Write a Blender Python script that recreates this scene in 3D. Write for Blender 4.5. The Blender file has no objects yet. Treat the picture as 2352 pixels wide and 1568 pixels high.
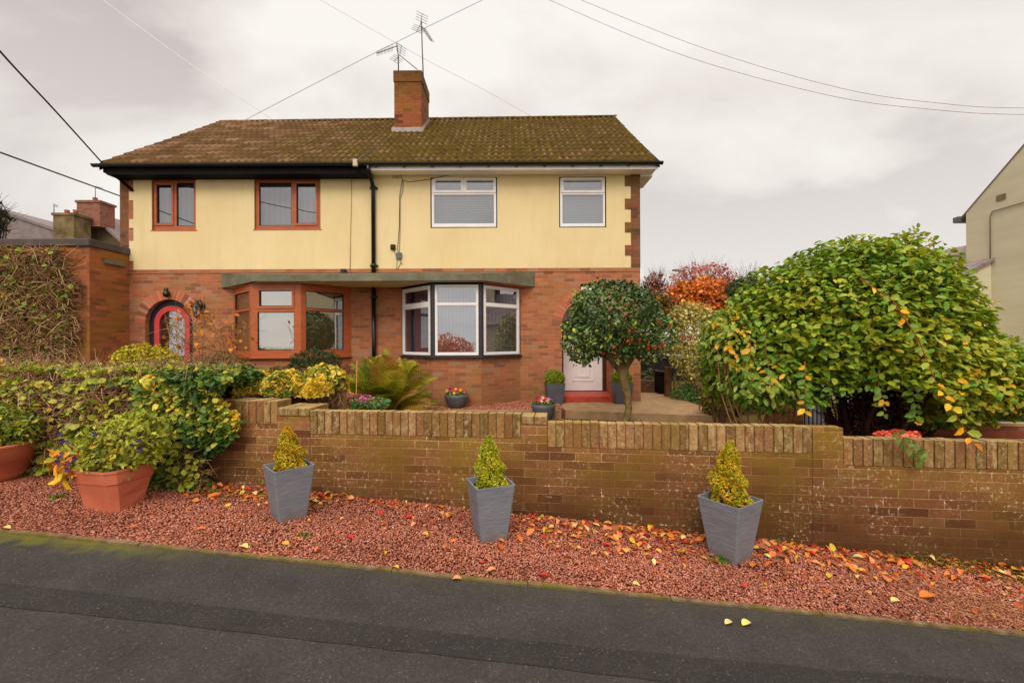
import bpy, math, random
import numpy as np
from mathutils import Matrix, Vector
random.seed(7); rng = np.random.default_rng(7)
PI = math.pi
S = bpy.context.scene
COL = S.collection

# ------------------------------------------------------------------ camera
# units: metres.  The eye is the world origin; the road falls to the right and the pavement is 1.68 m below.
cam_d = bpy.data.cameras.new("camera"); cam = bpy.data.objects.new("camera", cam_d); COL.objects.link(cam)
cam_d.sensor_width = 36.0; cam_d.lens = 36.0*1000/2352
cam_d.clip_start = 0.05; cam_d.clip_end = 2000
ROLL = math.radians(0.25)
cam.matrix_world = Matrix.Rotation(PI/2, 4, 'X') @ Matrix.Rotation(-ROLL, 4, 'Z')
S.camera = cam
S.view_settings.view_transform = 'Standard'; S.view_settings.look = 'None'
S.view_settings.exposure = 0.0; S.view_settings.gamma = 1.0
S.view_settings.use_curve_mapping = False

# ------------------------------------------------------------------ world: overcast sky
SUN_EL, SUN_AZ = math.radians(42), math.radians(192)      # behind the camera, a little to the left
W = bpy.data.worlds.new("World"); S.world = W; W.use_nodes = True
nt = W.node_tree; nt.nodes.clear()
def wn(t, **k):
    n = nt.nodes.new(t)
    for a, b in k.items(): setattr(n, a, b)
    return n
L = nt.links.new
out = wn('ShaderNodeOutputWorld'); mixs = wn('ShaderNodeMixShader')
sky = wn('ShaderNodeTexSky', sky_type='NISHITA', sun_disc=False, sun_elevation=SUN_EL, sun_rotation=SUN_AZ)
bg1 = wn('ShaderNodeBackground'); bg1.inputs[1].default_value = 0.1
bg2 = wn('ShaderNodeBackground'); bg2.inputs[1].default_value = 1.0
L(sky.outputs[0], bg1.inputs[0])
tc = wn('ShaderNodeTexCoord'); sep = wn('ShaderNodeSeparateXYZ'); L(tc.outputs['Generated'], sep.inputs[0])
def wm(op, a, b=None, c=None, clamp=False):
    m = wn('ShaderNodeMath', operation=op, use_clamp=clamp)
    for i, v in enumerate((a, b, c)):
        if v is None: continue
        if isinstance(v, (int, float)): m.inputs[i].default_value = v
        else: L(v, m.inputs[i])
    return m.outputs[0]
zz = wm('ADD', wm('MAXIMUM', sep.outputs[2], 0.0), 0.32)
cu = wm('DIVIDE', sep.outputs[0], zz); cv = wm('DIVIDE', sep.outputs[1], zz)
cmb = wn('ShaderNodeCombineXYZ'); L(cu, cmb.inputs[0]); L(cv, cmb.inputs[1])
mp = wn('ShaderNodeMapping'); mp.inputs['Location'].default_value = (5.3, 2.9, 0.4); mp.inputs['Scale'].default_value = (0.8, 1.2, 1)
L(cmb.outputs[0], mp.inputs[0])
n1 = wn('ShaderNodeTexNoise'); n1.inputs['Scale'].default_value = 1.15; n1.inputs['Detail'].default_value = 7; n1.inputs['Roughness'].default_value = 0.5
n1.inputs['Distortion'].default_value = 0.35
L(mp.outputs[0], n1.inputs['Vector'])
ramp = wn('ShaderNodeValToRGB'); r = ramp.color_ramp
r.elements[0].position = 0.38; r.elements[0].color = (0.62, 0.555, 0.535, 1)
r.elements[1].position = 0.545; r.elements[1].color = (1.0, 0.955, 0.90, 1)
e = r.elements.new(0.45); e.color = (0.85, 0.79, 0.735, 1)
L(n1.outputs[0], ramp.inputs[0])
# the cloud thins to white near the horizon
hz = wm('SUBTRACT', 1.0, wm('MULTIPLY', wm('MAXIMUM', sep.outputs[2], 0.0), 2.0), clamp=True)
hzf = wm('MULTIPLY', hz, 0.85, clamp=True)
mx = wn('ShaderNodeMix', data_type='RGBA'); L(hzf, mx.inputs[0]); L(ramp.outputs[0], mx.inputs[6]); mx.inputs[7].default_value = (0.97, 0.94, 0.89, 1)
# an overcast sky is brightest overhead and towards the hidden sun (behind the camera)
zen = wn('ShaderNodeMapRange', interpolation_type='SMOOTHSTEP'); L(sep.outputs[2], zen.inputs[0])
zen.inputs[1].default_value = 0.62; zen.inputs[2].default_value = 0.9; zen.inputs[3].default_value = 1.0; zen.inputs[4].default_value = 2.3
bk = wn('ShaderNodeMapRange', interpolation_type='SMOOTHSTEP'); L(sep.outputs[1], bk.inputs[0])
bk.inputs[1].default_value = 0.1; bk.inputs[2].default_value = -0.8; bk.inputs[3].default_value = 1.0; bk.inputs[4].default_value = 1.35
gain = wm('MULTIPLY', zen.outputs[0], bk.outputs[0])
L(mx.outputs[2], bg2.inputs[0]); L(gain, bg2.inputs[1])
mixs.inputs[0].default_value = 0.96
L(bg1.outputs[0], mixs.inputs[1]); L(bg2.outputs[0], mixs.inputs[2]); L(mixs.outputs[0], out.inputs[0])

sd = bpy.data.lights.new("sun", 'SUN'); sd.energy = 1.5; sd.angle = math.radians(28); sd.color = (1.0, 0.92, 0.80)
so = bpy.data.objects.new("sun", sd); COL.objects.link(so)
so.rotation_euler = (PI/2 - SUN_EL, 0, math.radians(-12))

# ------------------------------------------------------------------ helpers
def lin(c):
    c = c/255.0
    return c/12.92 if c <= 0.04045 else ((c+0.055)/1.055)**2.4
def rgb(r, g, b): return (lin(r), lin(g), lin(b), 1.0)

def P(x, y, Y):
    """photo pixel (2352 wide) at depth Y -> world point"""
    dx, dy = x-1176, 784-y
    c, s = math.cos(ROLL), math.sin(ROLL)
    return Vector(((dx*c+dy*s)*Y/1000, Y, (-dx*s+dy*c)*Y/1000))
def PX(x, y, Y): return P(x, y, Y).x
def PZ(x, y, Y): return P(x, y, Y).z
def G(X, Y):      # the sloping ground in front of the wall
    return -1.677 - 0.06*max(-14, min(14, X)) + 0.03*Y
def wallY(X): return 3.9 - 0.12*max(-14, min(14, X))
def onG(x, y):    # photo pixel -> point on the front ground
    p = P(x, y, 1.0)
    Y = 1.677/(-p.z - 0.06*p.x + 0.03)
    return Vector((p.x*Y, Y, G(p.x*Y, Y)))

def tag(o, label=None, cat=None, group=None, kind=None):
    if label: o['label'] = label
    if cat: o['category'] = cat
    if group: o['group'] = group
    if kind: o['kind'] = kind
    return o
def thing(name, label, cat, loc=(0, 0, 0), rz=0, group=None):
    o = bpy.data.objects.new(name, None); COL.objects.link(o)
    o.location = loc; o.rotation_euler = (0, 0, rz); o.empty_display_size = 0.1
    return tag(o, label, cat, group)
def link(name, me, parent=None, world=True):
    o = bpy.data.objects.new(name, me); COL.objects.link(o)
    if parent is not None:
        o.parent = parent
        if world:
            m = Matrix.Identity(4); q = parent
            chain = []
            while q is not None: chain.append(q); q = q.parent
            for q in reversed(chain): m = m @ q.matrix_parent_inverse @ q.matrix_basis
            o.matrix_parent_inverse = m.inverted()
    return o

class MB:
    def __init__(s): s.v = []; s.f = []; s.c = []; s.sm = []; s.col = None; s.smooth = False; s.M = None
    def add(s, vs, fs, smooth=None):
        b = len(s.v)
        for p in vs:
            p = Vector(p)
            if s.M is not None: p = s.M @ p
            s.v.append(p)
        for f in fs:
            s.f.append([b+i for i in f]); s.c.append(s.col); s.sm.append(s.smooth if smooth is None else smooth)
    def box(s, x0, x1, y0, y1, z0, z1):
        s.add([(x0,y0,z0),(x1,y0,z0),(x1,y1,z0),(x0,y1,z0),(x0,y0,z1),(x1,y0,z1),(x1,y1,z1),(x0,y1,z1)],
              [(0,3,2,1),(4,5,6,7),(0,1,5,4),(1,2,6,5),(2,3,7,6),(3,0,4,7)])
    def poly_prism(s, pts, y0, y1):
        """pts (x,z) outline, counter-clockwise seen from -Y; front at y0, back at y1"""
        n = len(pts)
        s.add([(a, y0, b) for a, b in pts]+[(a, y1, b) for a, b in pts],
              [tuple(range(n)), tuple(range(2*n-1, n-1, -1))]+[(i, n+i, n+(i+1) % n, (i+1) % n) for i in range(n)])
    def slab(s, pts, z0, z1):
        """pts (x,y) outline counter-clockwise from above"""
        n = len(pts)
        s.add([(a, b, z0) for a, b in pts]+[(a, b, z1) for a, b in pts],
              [tuple(range(n-1, -1, -1)), tuple(range(n, 2*n))]+[(i, (i+1) % n, n+(i+1) % n, n+i) for i in range(n)])
    def plate(s, u0, u1, v0, v1, holes, y0, y1):
        us = sorted(set([u0, u1]+[h[0] for h in holes]+[h[1] for h in holes]))
        vs = sorted(set([v0, v1]+[h[2] for h in holes]+[h[3] for h in holes]))
        us = [u for u in us if u0-1e-6 <= u <= u1+1e-6]; vs = [v for v in vs if v0-1e-6 <= v <= v1+1e-6]
        nu, nv = len(us)-1, len(vs)-1
        def solid(i, j):
            if i < 0 or j < 0 or i >= nu or j >= nv: return False
            cu_, cv_ = (us[i]+us[i+1])/2, (vs[j]+vs[j+1])/2
            return not any(h[0] < cu_ < h[1] and h[2] < cv_ < h[3] for h in holes)
        for i in range(nu):
            for j in range(nv):
                if not solid(i, j): continue
                a, b, c, d = us[i], us[i+1], vs[j], vs[j+1]
                s.add([(a,y0,c),(b,y0,c),(b,y0,d),(a,y0,d)], [(0,1,2,3)])
                s.add([(a,y1,c),(b,y1,c),(b,y1,d),(a,y1,d)], [(3,2,1,0)])
                if not solid(i-1, j): s.add([(a,y0,c),(a,y0,d),(a,y1,d),(a,y1,c)], [(0,1,2,3)])
                if not solid(i+1, j): s.add([(b,y0,c),(b,y1,c),(b,y1,d),(b,y0,d)], [(0,1,2,3)])
                if not solid(i, j-1): s.add([(a,y0,c),(a,y1,c),(b,y1,c),(b,y0,c)], [(0,1,2,3)])
                if not solid(i, j+1): s.add([(a,y0,d),(b,y0,d),(b,y1,d),(a,y1,d)], [(0,1,2,3)])
    def tube(s, pts, rad, n=8, cap=True):
        pts = [Vector(p) for p in pts]
        if not isinstance(rad, (list, tuple)): rad = [rad]*len(pts)
        vs = []; up = None
        for i, p in enumerate(pts):
            d = (pts[min(i+1, len(pts)-1)]-pts[max(i-1, 0)]).normalized()
            if up is None: up = d.cross(Vector((0.31, 0.95, 0.1)));  up = up.normalized() if up.length > 1e-3 else Vector((1,0,0))
            up = (up-d*up.dot(d)).normalized(); sd_ = d.cross(up)
            for k in range(n):
                a = 2*PI*k/n
                vs.append(p+(up*math.cos(a)+sd_*math.sin(a))*rad[i])
        fs = [(i*n+k, i*n+(k+1) % n, (i+1)*n+(k+1) % n, (i+1)*n+k) for i in range(len(pts)-1) for k in range(n)]
        if cap: fs += [tuple(range(n-1, -1, -1)), tuple((len(pts)-1)*n+k for k in range(n))]
        s.add(vs, fs, smooth=True)
    def lathe(s, prof, n=32, c=(0, 0, 0), sq=None):
        vs = []
        for r_, z in prof:
            for k in range(n):
                a = 2*PI*k/n
                vs.append((c[0]+r_*math.cos(a), c[1]+r_*math.sin(a), c[2]+z))
        fs = [(i*n+k, i*n+(k+1) % n, (i+1)*n+(k+1) % n, (i+1)*n+k) for i in range(len(prof)-1) for k in range(n)]
        s.add(vs, fs, smooth=True)
    def loft(s, rings, cap0=False, cap1=False, smooth=False):
        n = len(rings[0]); vs = [p for r_ in rings for p in r_]
        fs = [(i*n+k, i*n+(k+1) % n, (i+1)*n+(k+1) % n, (i+1)*n+k) for i in range(len(rings)-1) for k in range(n)]
        if cap0: fs.append(tuple(range(n-1, -1, -1)))
        if cap1: fs.append(tuple((len(rings)-1)*n+k for k in range(n)))
        s.add(vs, fs, smooth)
    def build(s, name, mat, parent=None, world=True, bevel=0):
        me = bpy.data.meshes.new(name); me.from_pydata([tuple(v) for v in s.v], [], s.f); me.materials.append(mat)
        me.polygons.foreach_set('use_smooth', s.sm)
        if any(c is not None for c in s.c):
            at = me.color_attributes.new('tint', 'FLOAT_COLOR', 'CORNER')
            arr = []
            for p, c in zip(me.polygons, s.c):
                c = c or (1, 1, 1, 1)
                for _ in range(p.loop_total): arr.extend(c)
            at.data.foreach_set('color', arr)
        me.update()
        o = link(name, me, parent, world)
        if bevel:
            b = o.modifiers.new('bevel', 'BEVEL'); b.width = bevel; b.segments = 2; b.limit_method = 'ANGLE'; b.angle_limit = 0.7
        return o

def npmesh(name, V, F, mat, cols=None, parent=None, world=True, smooth=False):
    """V (n,3), F (m,k) same-size faces, cols (m,3|4) one colour per face"""
    V = np.asarray(V, dtype=np.float32); F = np.asarray(F, dtype=np.int32); k = F.shape[1]; m = len(F)
    me = bpy.data.meshes.new(name)
    me.vertices.add(len(V)); me.vertices.foreach_set('co', V.ravel())
    me.loops.add(m*k); me.loops.foreach_set('vertex_index', F.ravel())
    me.polygons.add(m); me.polygons.foreach_set('loop_start', np.arange(0, m*k, k, dtype=np.int32))
    me.polygons.foreach_set('loop_total', np.full(m, k, dtype=np.int32))
    if smooth: me.polygons.foreach_set('use_smooth', np.ones(m, dtype=bool))
    me.materials.append(mat); me.update(calc_edges=True)
    if cols is not None:
        c = np.ones((m, 4), dtype=np.float32); c[:, :3] = np.asarray(cols)[:, :3]
        at = me.color_attributes.new('tint', 'FLOAT_COLOR', 'CORNER')
        at.data.foreach_set('color', np.repeat(c, k, axis=0).ravel())
    return link(name, me, parent, world)

# ------------------------------------------------------------------ materials
class NT:
    def __init__(s, name):
        s.m = bpy.data.materials.new(name); s.m.use_nodes = True; s.t = s.m.node_tree
        s.b = s.t.nodes['Principled BSDF']; s.o = s.t.nodes['Material Output']
    def n(s, t, **k):
        x = s.t.nodes.new(t)
        for a, b in k.items(): setattr(x, a, b)
        return x
    def put(s, v, sock):
        if isinstance(v, (int, float, tuple)): sock.default_value = v
        else: s.t.links.new(v, sock)
    def math(s, op, a, b=None, clamp=False):
        x = s.n('ShaderNodeMath', operation=op, use_clamp=clamp); s.put(a, x.inputs[0])
        if b is not None: s.put(b, x.inputs[1])
        return x.outputs[0]
    def mix(s, f, a, b, blend='MIX'):
        x = s.n('ShaderNodeMix', data_type='RGBA', blend_type=blend); s.put(f, x.inputs[0]); s.put(a, x.inputs[6]); s.put(b, x.inputs[7]); return x.outputs[2]
    def noise(s, sc, det=4, rough=.55, vec=None, dist=0, out=0):
        x = s.n('ShaderNodeTexNoise'); x.inputs['Scale'].default_value = sc; x.inputs['Detail'].default_value = det
        x.inputs['Roughness'].default_value = rough; x.inputs['Distortion'].default_value = dist
        s.put(vec if vec is not None else s.pos(), x.inputs['Vector']); return x.outputs[out]
    def pos(s):
        if not hasattr(s, '_p'): s._p = s.n('ShaderNodeTexCoord').outputs['Object']
        return s._p
    def stretch(s, v):
        x = s.n('ShaderNodeMapping'); s.put(s.pos(), x.inputs[0]); x.inputs['Scale'].default_value = v; return x.outputs[0]
    def ramp(s, f, stops, interp='LINEAR'):
        x = s.n('ShaderNodeValToRGB'); r_ = x.color_ramp; r_.interpolation = interp
        r_.elements[0].position = stops[0][0]; r_.elements[0].color = stops[0][1]
        r_.elements[1].position = stops[-1][0]; r_.elements[1].color = stops[-1][1]
        for p_, c in stops[1:-1]: q = r_.elements.new(p_); q.color = c
        s.put(f, x.inputs[0]); return x.outputs[0]
    def rng(s, v, a, b, c=0., d=1.):
        x = s.n('ShaderNodeMapRange'); s.put(v, x.inputs[0]); x.inputs[1].default_value = a; x.inputs[2].default_value = b
        x.inputs[3].default_value = c; x.inputs[4].default_value = d; return x.outputs[0]
    def bump(s, h, dist=.005, strength=.5):
        x = s.n('ShaderNodeBump'); x.inputs['Strength'].default_value = strength; x.inputs['Distance'].default_value = dist
        s.put(h, x.inputs['Height']); s.put(x.outputs[0], s.b.inputs['Normal'])
    def tint(s): return s.n('ShaderNodeAttribute', attribute_name='tint').outputs['Color']
    def fin(s, c, rough=.7, spec=.3, metal=0):
        s.put(c, s.b.inputs['Base Color']); s.put(rough, s.b.inputs['Roughness']); s.put(spec, s.b.inputs['Specular IOR Level']); s.put(metal, s.b.inputs['Metallic'])
        return s.m
BL, WH = (0, 0, 0, 1), (1, 1, 1, 1)

def paint(name, c, rough=.5, spec=.4, var=.12, sc=6, bump=0):
    t = NT(name); f = t.noise(sc, 5); dark = tuple(x*(1-var*2) for x in c[:3])+(1,)
    col = t.mix(t.rng(f, .35, .65), dark, c)
    if bump: t.bump(t.noise(sc*12, 3), .004, bump)
    return t.fin(col, rough, spec)

def brick_mat(name, stops, mortar, bw=.225, bh=.075, ms=.005, moss=0., lime=0., damp=None, wear=.25, off=(0, 0), dirty=0):
    t = NT(name); sp = t.n('ShaderNodeSeparateXYZ'); t.put(t.pos(), sp.inputs[0])
    ge = t.n('ShaderNodeNewGeometry'); sn = t.n('ShaderNodeSeparateXYZ'); t.put(ge.outputs['Normal'], sn.inputs[0])
    side = t.math('GREATER_THAN', t.math('ABSOLUTE', sn.outputs[0]), .7)
    top = t.math('GREATER_THAN', t.math('ABSOLUTE', sn.outputs[2]), .7)
    def mixf(f, a, b):
        x = t.n('ShaderNodeMix', data_type='FLOAT'); t.put(f, x.inputs[0]); t.put(a, x.inputs[2]); t.put(b, x.inputs[3]); return x.outputs[0]
    u = mixf(side, sp.outputs[0], sp.outputs[1]); v = mixf(top, sp.outputs[2], sp.outputs[1])
    cb = t.n('ShaderNodeCombineXYZ'); t.put(t.math('ADD', u, off[0]), cb.inputs[0]); t.put(t.math('ADD', v, off[1]), cb.inputs[1])
    # brick edges are not dead straight
    wob = t.n('ShaderNodeVectorMath', operation='SCALE'); t.put(t.noise(14, 3, out=1), wob.inputs[0]); wob.inputs['Scale'].default_value = .010
    ad = t.n('ShaderNodeVectorMath', operation='ADD'); t.put(cb.outputs[0], ad.inputs[0]); t.put(wob.outputs[0], ad.inputs[1])
    br = t.n('ShaderNodeTexBrick'); t.put(ad.outputs[0], br.inputs['Vector'])
    br.inputs['Scale'].default_value = 1; br.inputs['Brick Width'].default_value = bw; br.inputs['Row Height'].default_value = bh
    br.inputs['Mortar Size'].default_value = ms; br.inputs['Mortar Smooth'].default_value = .25
    br.inputs['Color1'].default_value = BL; br.inputs['Color2'].default_value = WH; br.inputs['Mortar'].default_value = (.5, .5, .5, 1)
    br.offset = .5
    body = t.ramp(br.outputs['Color'], stops)
    blotch = t.noise(9, 6, .65)
    body = t.mix(t.rng(blotch, .3, .75, 0, wear), body, tuple(x*.42 for x in stops[0][1][:3])+(1,))
    big = t.noise(.8, 3)
    body = t.mix(t.rng(big, .35, .7, 0, .3), body, tuple(x*.75 for x in stops[-1][1][:3])+(1,))
    mor = t.mix(t.rng(t.noise(5, 4), .3, .7), mortar, tuple(x*.6 for x in mortar[:3])+(1,))
    bf = br.outputs['Fac']
    if dirty: bf = t.math('MULTIPLY', bf, t.math('SUBTRACT', 1.0, t.math('MULTIPLY', t.rng(t.noise(2.6, 5, .7), .42, .60), dirty)))
    if dirty: body = t.mix(t.rng(t.noise(38, 5, .7), .35, .7, 0, .6), body, rgb(104, 68, 38))
    col = t.mix(bf, body, mor)
    if moss:
        mf = t.math('MULTIPLY', t.rng(t.noise(1.6, 6, .6), .44, .64), moss, True)
        mf = t.math('MULTIPLY', mf, t.rng(t.noise(30, 3), .25, .6, .4, 1))
        col = t.mix(mf, col, rgb(142, 114, 30))
    if damp:
        z0, z1, dc, amt = damp
        dz = t.math('ADD', sp.outputs[2], t.rng(t.noise(1.1, 4), .3, .7, -.18, .18))
        df = t.math('MULTIPLY', t.rng(dz, z1, z0), amt, True)
        col = t.mix(df, col, dc)
    if lime:
        lf = t.math('MULTIPLY', t.rng(t.noise(30, 4, .7), .56, .64), t.rng(br.outputs['Fac'], 0, 1, .25, 1))
        lf = t.math('MULTIPLY', lf, t.rng(t.noise(2.2, 3), .42, .6), True)
        col = t.mix(t.math('MULTIPLY', lf, lime, True), col, rgb(225, 212, 180))
    h = t.math('SUBTRACT', t.math('MULTIPLY', t.noise(60, 4), .35), br.outputs['Fac'])
    t.bump(h, .006, .7)
    return t.fin(col, .88, .15)

def leaf_mat(name, rough=.5, trans=.25, spec=.35, warm=(1.12, 1.0, .72)):
    t = NT(name); c = t.tint()
    v = t.rng(t.noise(45, 2), .3, .7, 1.0, 1.4)
    cw_ = t.n('ShaderNodeVectorMath', operation='MULTIPLY'); t.put(c, cw_.inputs[0]); cw_.inputs[1].default_value = warm
    cm = t.n('ShaderNodeVectorMath', operation='SCALE'); t.put(cw_.outputs[0], cm.inputs[0]); t.put(v, cm.inputs['Scale'])
    t.fin(cm.outputs[0], rough, spec)
    if trans:
        tr = t.n('ShaderNodeBsdfTranslucent'); t.put(cm.outputs[0], tr.inputs[0])
        mx_ = t.n('ShaderNodeMixShader'); mx_.inputs[0].default_value = trans
        t.put(t.b.outputs[0], mx_.inputs[1]); t.put(tr.outputs[0], mx_.inputs[2]); t.put(mx_.outputs[0], t.o.inputs[0])
    return t.m

def glass_mat(name, gloss=.4, tintc=(.9, .93, .95, 1), rough=.0):
    t = NT(name); t.t.nodes.remove(t.b)
    g = t.n('ShaderNodeBsdfGlossy'); g.inputs['Roughness'].default_value = rough; g.inputs['Color'].default_value = (1, 1, 1, 1)
    bmp = t.n('ShaderNodeBump'); bmp.inputs['Strength'].default_value = .12; bmp.inputs['Distance'].default_value = .01
    t.put(t.noise(1.7, 2), bmp.inputs['Height']); t.put(bmp.outputs[0], g.inputs['Normal'])
    tr = t.n('ShaderNodeBsdfTransparent'); tr.inputs[0].default_value = tintc
    mx_ = t.n('ShaderNodeMixShader'); mx_.inputs[0].default_value = gloss
    t.put(tr.outputs[0], mx_.inputs[1]); t.put(g.outputs[0], mx_.inputs[2]); t.put(mx_.outputs[0], t.o.inputs[0])
    return t.m

def blind_mat(name, c, dark, period, axis, amt=.6):
    t = NT(name); sp = t.n('ShaderNodeSeparateXYZ'); t.put(t.pos(), sp.inputs[0])
    w = t.math('SINE', t.math('MULTIPLY', sp.outputs[axis], 2*PI/period))
    col = t.mix(t.math('MULTIPLY', t.rng(w, -.6, 1), amt), c, dark)
    return t.fin(col, .8, .2)

TINT = NT('tinted'); TINT.fin(TINT.tint(), .75, .2); TINT = TINT.m
LEAF = leaf_mat('leaf'); GLEAF = leaf_mat('glossy_leaf', .36, .1, .5, (1.05, 1, .85)); DLEAF = leaf_mat('dry_leaf', .7, .2, .2)
tw = NT('twig'); tw.bump(tw.noise(60, 3), .003, .5); tw.fin(tw.tint(), .85, .1); TWIG = tw.m

HB = [(0, rgb(132, 82, 64)), (.16, rgb(170, 98, 68)), (.5, rgb(184, 108, 73)), (.85, rgb(196, 120, 82)), (1, rgb(168, 128, 110))]
BRICK = brick_mat('house_brick', HB, rgb(190, 146, 104), lime=.35, moss=.25, damp=(-1.35, -.5, rgb(124, 92, 52), .55))
BRICKG = brick_mat('garage_brick', [(0, rgb(132, 80, 56)), (.5, rgb(172, 96, 58)), (1, rgb(188, 112, 72))], rgb(160, 125, 85), moss=.55)
BRICKC = brick_mat('chimney_brick', [(0, rgb(100, 56, 40)), (.3, rgb(148, 82, 52)), (1, rgb(162, 94, 60))], rgb(128, 88, 60), moss=.4, ms=.003,
                   damp=(7.25, 6.2, rgb(84, 66, 30), .85))
WALLB = brick_mat('garden_wall_brick', [(0, rgb(112, 66, 44)), (.25, rgb(154, 98, 60)), (.55, rgb(172, 112, 70)), (.8, rgb(184, 126, 78)), (1, rgb(158, 120, 58))],
                  rgb(204, 172, 116), moss=.7, lime=1.6, damp=(-1.62, -.78, rgb(70, 42, 22), .85), wear=.45, ms=.0040, dirty=.55)
BRICKF = brick_mat('far_brick', [(0, rgb(120, 80, 66)), (.5, rgb(160, 96, 76)), (1, rgb(150, 110, 90))], rgb(140, 110, 92))
t = NT('coping_brick')
_sp = t.n('ShaderNodeSeparateXYZ'); t.put(t.pos(), _sp.inputs[0])
_c = t.mix(t.rng(t.noise(34, 6, .75), .35, .7, 0, .7), t.tint(), rgb(92, 64, 36))
_c = t.mix(t.math('MULTIPLY', t.rng(t.noise(60, 3, .7), .58, .66), .6), _c, rgb(206, 190, 150))
_l = t.math('MULTIPLY', t.rng(t.noise(20, 6, .7, vec=t.stretch((1.1, 1, .6))), .46, .62), t.n('ShaderNodeAttribute', attribute_name='tint').outputs['Alpha'])
_c = t.mix(t.math('MULTIPLY', _l, .8), _c, rgb(188, 166, 116))
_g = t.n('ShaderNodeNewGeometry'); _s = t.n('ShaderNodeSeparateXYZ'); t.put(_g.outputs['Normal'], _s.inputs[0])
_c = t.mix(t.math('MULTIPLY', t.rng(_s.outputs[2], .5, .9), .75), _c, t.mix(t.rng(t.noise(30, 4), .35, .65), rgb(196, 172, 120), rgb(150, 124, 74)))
_c = t.mix(t.math('MULTIPLY', t.rng(t.noise(2.6, 5), .42, .6), .5), _c, rgb(118, 92, 38))
t.bump(t.noise(45, 5), .006, .6); COPE = t.fin(_c, .9, .15)
MORT = paint('mortar', rgb(140, 108, 68), .95, .1, .25, 20, .5)
t = NT('render_yellow')
_c = t.mix(t.rng(t.noise(.9, 5, .6), .35, .7), rgb(232, 209, 160), rgb(224, 199, 146))
_c = t.mix(t.math('MULTIPLY', t.rng(t.noise(2.5, 6, .7, vec=t.stretch((2.4, 1, .4))), .50, .74), .22), _c, rgb(200, 168, 108))
_c = t.mix(t.math('MULTIPLY', t.rng(t.noise(6, 8, .75), .66, .74), .35), _c, rgb(176, 146, 96))
t.bump(t.noise(55, 4), .004, .35); RENDER = t.fin(_c, .85, .2)
WHITE = paint('white_upvc', rgb(238, 232, 228), .35, .45, .04)
FASCW = paint('white_fascia', rgb(252, 244, 240), .4, .45, .05)
BLACK = paint('black_fascia', rgb(18, 15, 14), .75, .15, .2)
BLACKG = paint('black_gutter', rgb(18, 18, 19), .3, .5, .1)
DKGREY = paint('charcoal_post', rgb(52, 48, 52), .45, .4, .1)
t = NT('orange_wood'); _c = t.mix(t.rng(t.noise(4, 5, .6, vec=t.stretch((1, 1, 8))), .35, .65), rgb(164, 82, 44), rgb(184, 98, 54)); WOOD = t.fin(_c, .4, .4)
RED = paint('red_paint', rgb(206, 66, 66), .4, .4, .08)
REDST = paint('red_step', rgb(196, 76, 56), .55, .3, .15, 8)
CONC = paint('grey_concrete', rgb(124, 120, 108), .9, .15, .2, 5, .5)
CONCT = paint('tan_concrete', rgb(176, 142, 104), .92, .15, .14, 6, .6)
LEAD = paint('lead', rgb(172, 160, 152), .6, .3, .15)
CLAY = paint('clay_pot', rgb(150, 80, 60), .7, .2)
GLU = glass_mat('glass_upper', .16, (.70, .71, .74, 1)); GLL = glass_mat('glass_lower', .30, (.72, .70, .66, 1)); GLR = glass_mat('glass_bay', .24, (.62, .64, .7, 1))
BLH = blind_mat('blind_slats', rgb(176, 176, 178), rgb(120, 122, 128), .05, 2, .6)
BLV = blind_mat('net_curtain', rgb(176, 174, 180), rgb(120, 118, 132), .07, 0, .7)
BEIGE = blind_mat('beige_blind', rgb(206, 184, 140), rgb(176, 150, 108), .045, 2, .5)
CURT = blind_mat('curtain', rgb(176, 172, 168), rgb(140, 136, 134), .12, 0, .5)
INT = paint('dark_interior', rgb(60, 56, 52), .9, .1)
t = NT('planter_grey'); _w = t.noise(9, 4, .6, vec=t.stretch((1, 1, 14)))
_c = t.mix(t.rng(_w, .3, .7), rgb(104, 106, 114), rgb(132, 134, 140)); _sp = t.n('ShaderNodeSeparateXYZ'); t.put(t.pos(), _sp.inputs[0]); _c = t.mix(t.math('MULTIPLY', t.rng(t.math('ADD', _sp.outputs[2], t.rng(t.noise(16, 5, .7), .3, .7, -.06, .08)), .13, .0), .75, True), _c, rgb(120, 90, 74)); _c = t.mix(t.math('MULTIPLY', t.rng(t.noise(7, 6, .7), .55, .7), .35), _c, rgb(150, 148, 144)); t.bump(_w, .006, .6); PGREY = t.fin(_c, .55, .35)
SMOOTHG = paint('bowl_grey', rgb(92, 94, 100), .5, .35, .1)
t = NT('terracotta'); _c = t.mix(t.rng(t.noise(3, 5, .6), .35, .65), rgb(186, 98, 70), rgb(206, 116, 86)); t.bump(t.noise(40, 3, vec=t.stretch((3, 3, .4))), .002, .4); TERRA = t.fin(_c, .6, .3)
SOIL = paint('soil', rgb(52, 38, 26), .95, .05, .3, 12, .8)
BARK = paint('bark', rgb(142, 122, 78), .95, .1, .25, 14, 1.)
BARKD = paint('dark_bark', rgb(74, 52, 38), .95, .1, .25, 14, 1.)
POSTW = paint('old_wood', rgb(112, 84, 58), .9, .1, .25, 9, .6)
TREL = paint('trellis_wood', rgb(170, 150, 92), .9, .1, .2, 9, .4)
STEEL = paint('dull_steel', rgb(110, 108, 108), .5, .5, .2)
CABP = paint('pale_cable', rgb(235, 225, 218), .7, .2, .05); CABD = paint('dark_cable', rgb(30, 28, 28), .6, .3, .05); CABM = paint('brown_cable', rgb(90, 70, 58), .7, .2, .1)
SLATE = paint('slate', rgb(136, 122, 120), .75, .25, .14, 3, .4)
t = NT('pale_roughcast'); _c = t.mix(t.rng(t.noise(1.4, 6, .65, vec=t.stretch((1, .5, 3))), .35, .65), rgb(206, 196, 166), rgb(218, 209, 180))
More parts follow.
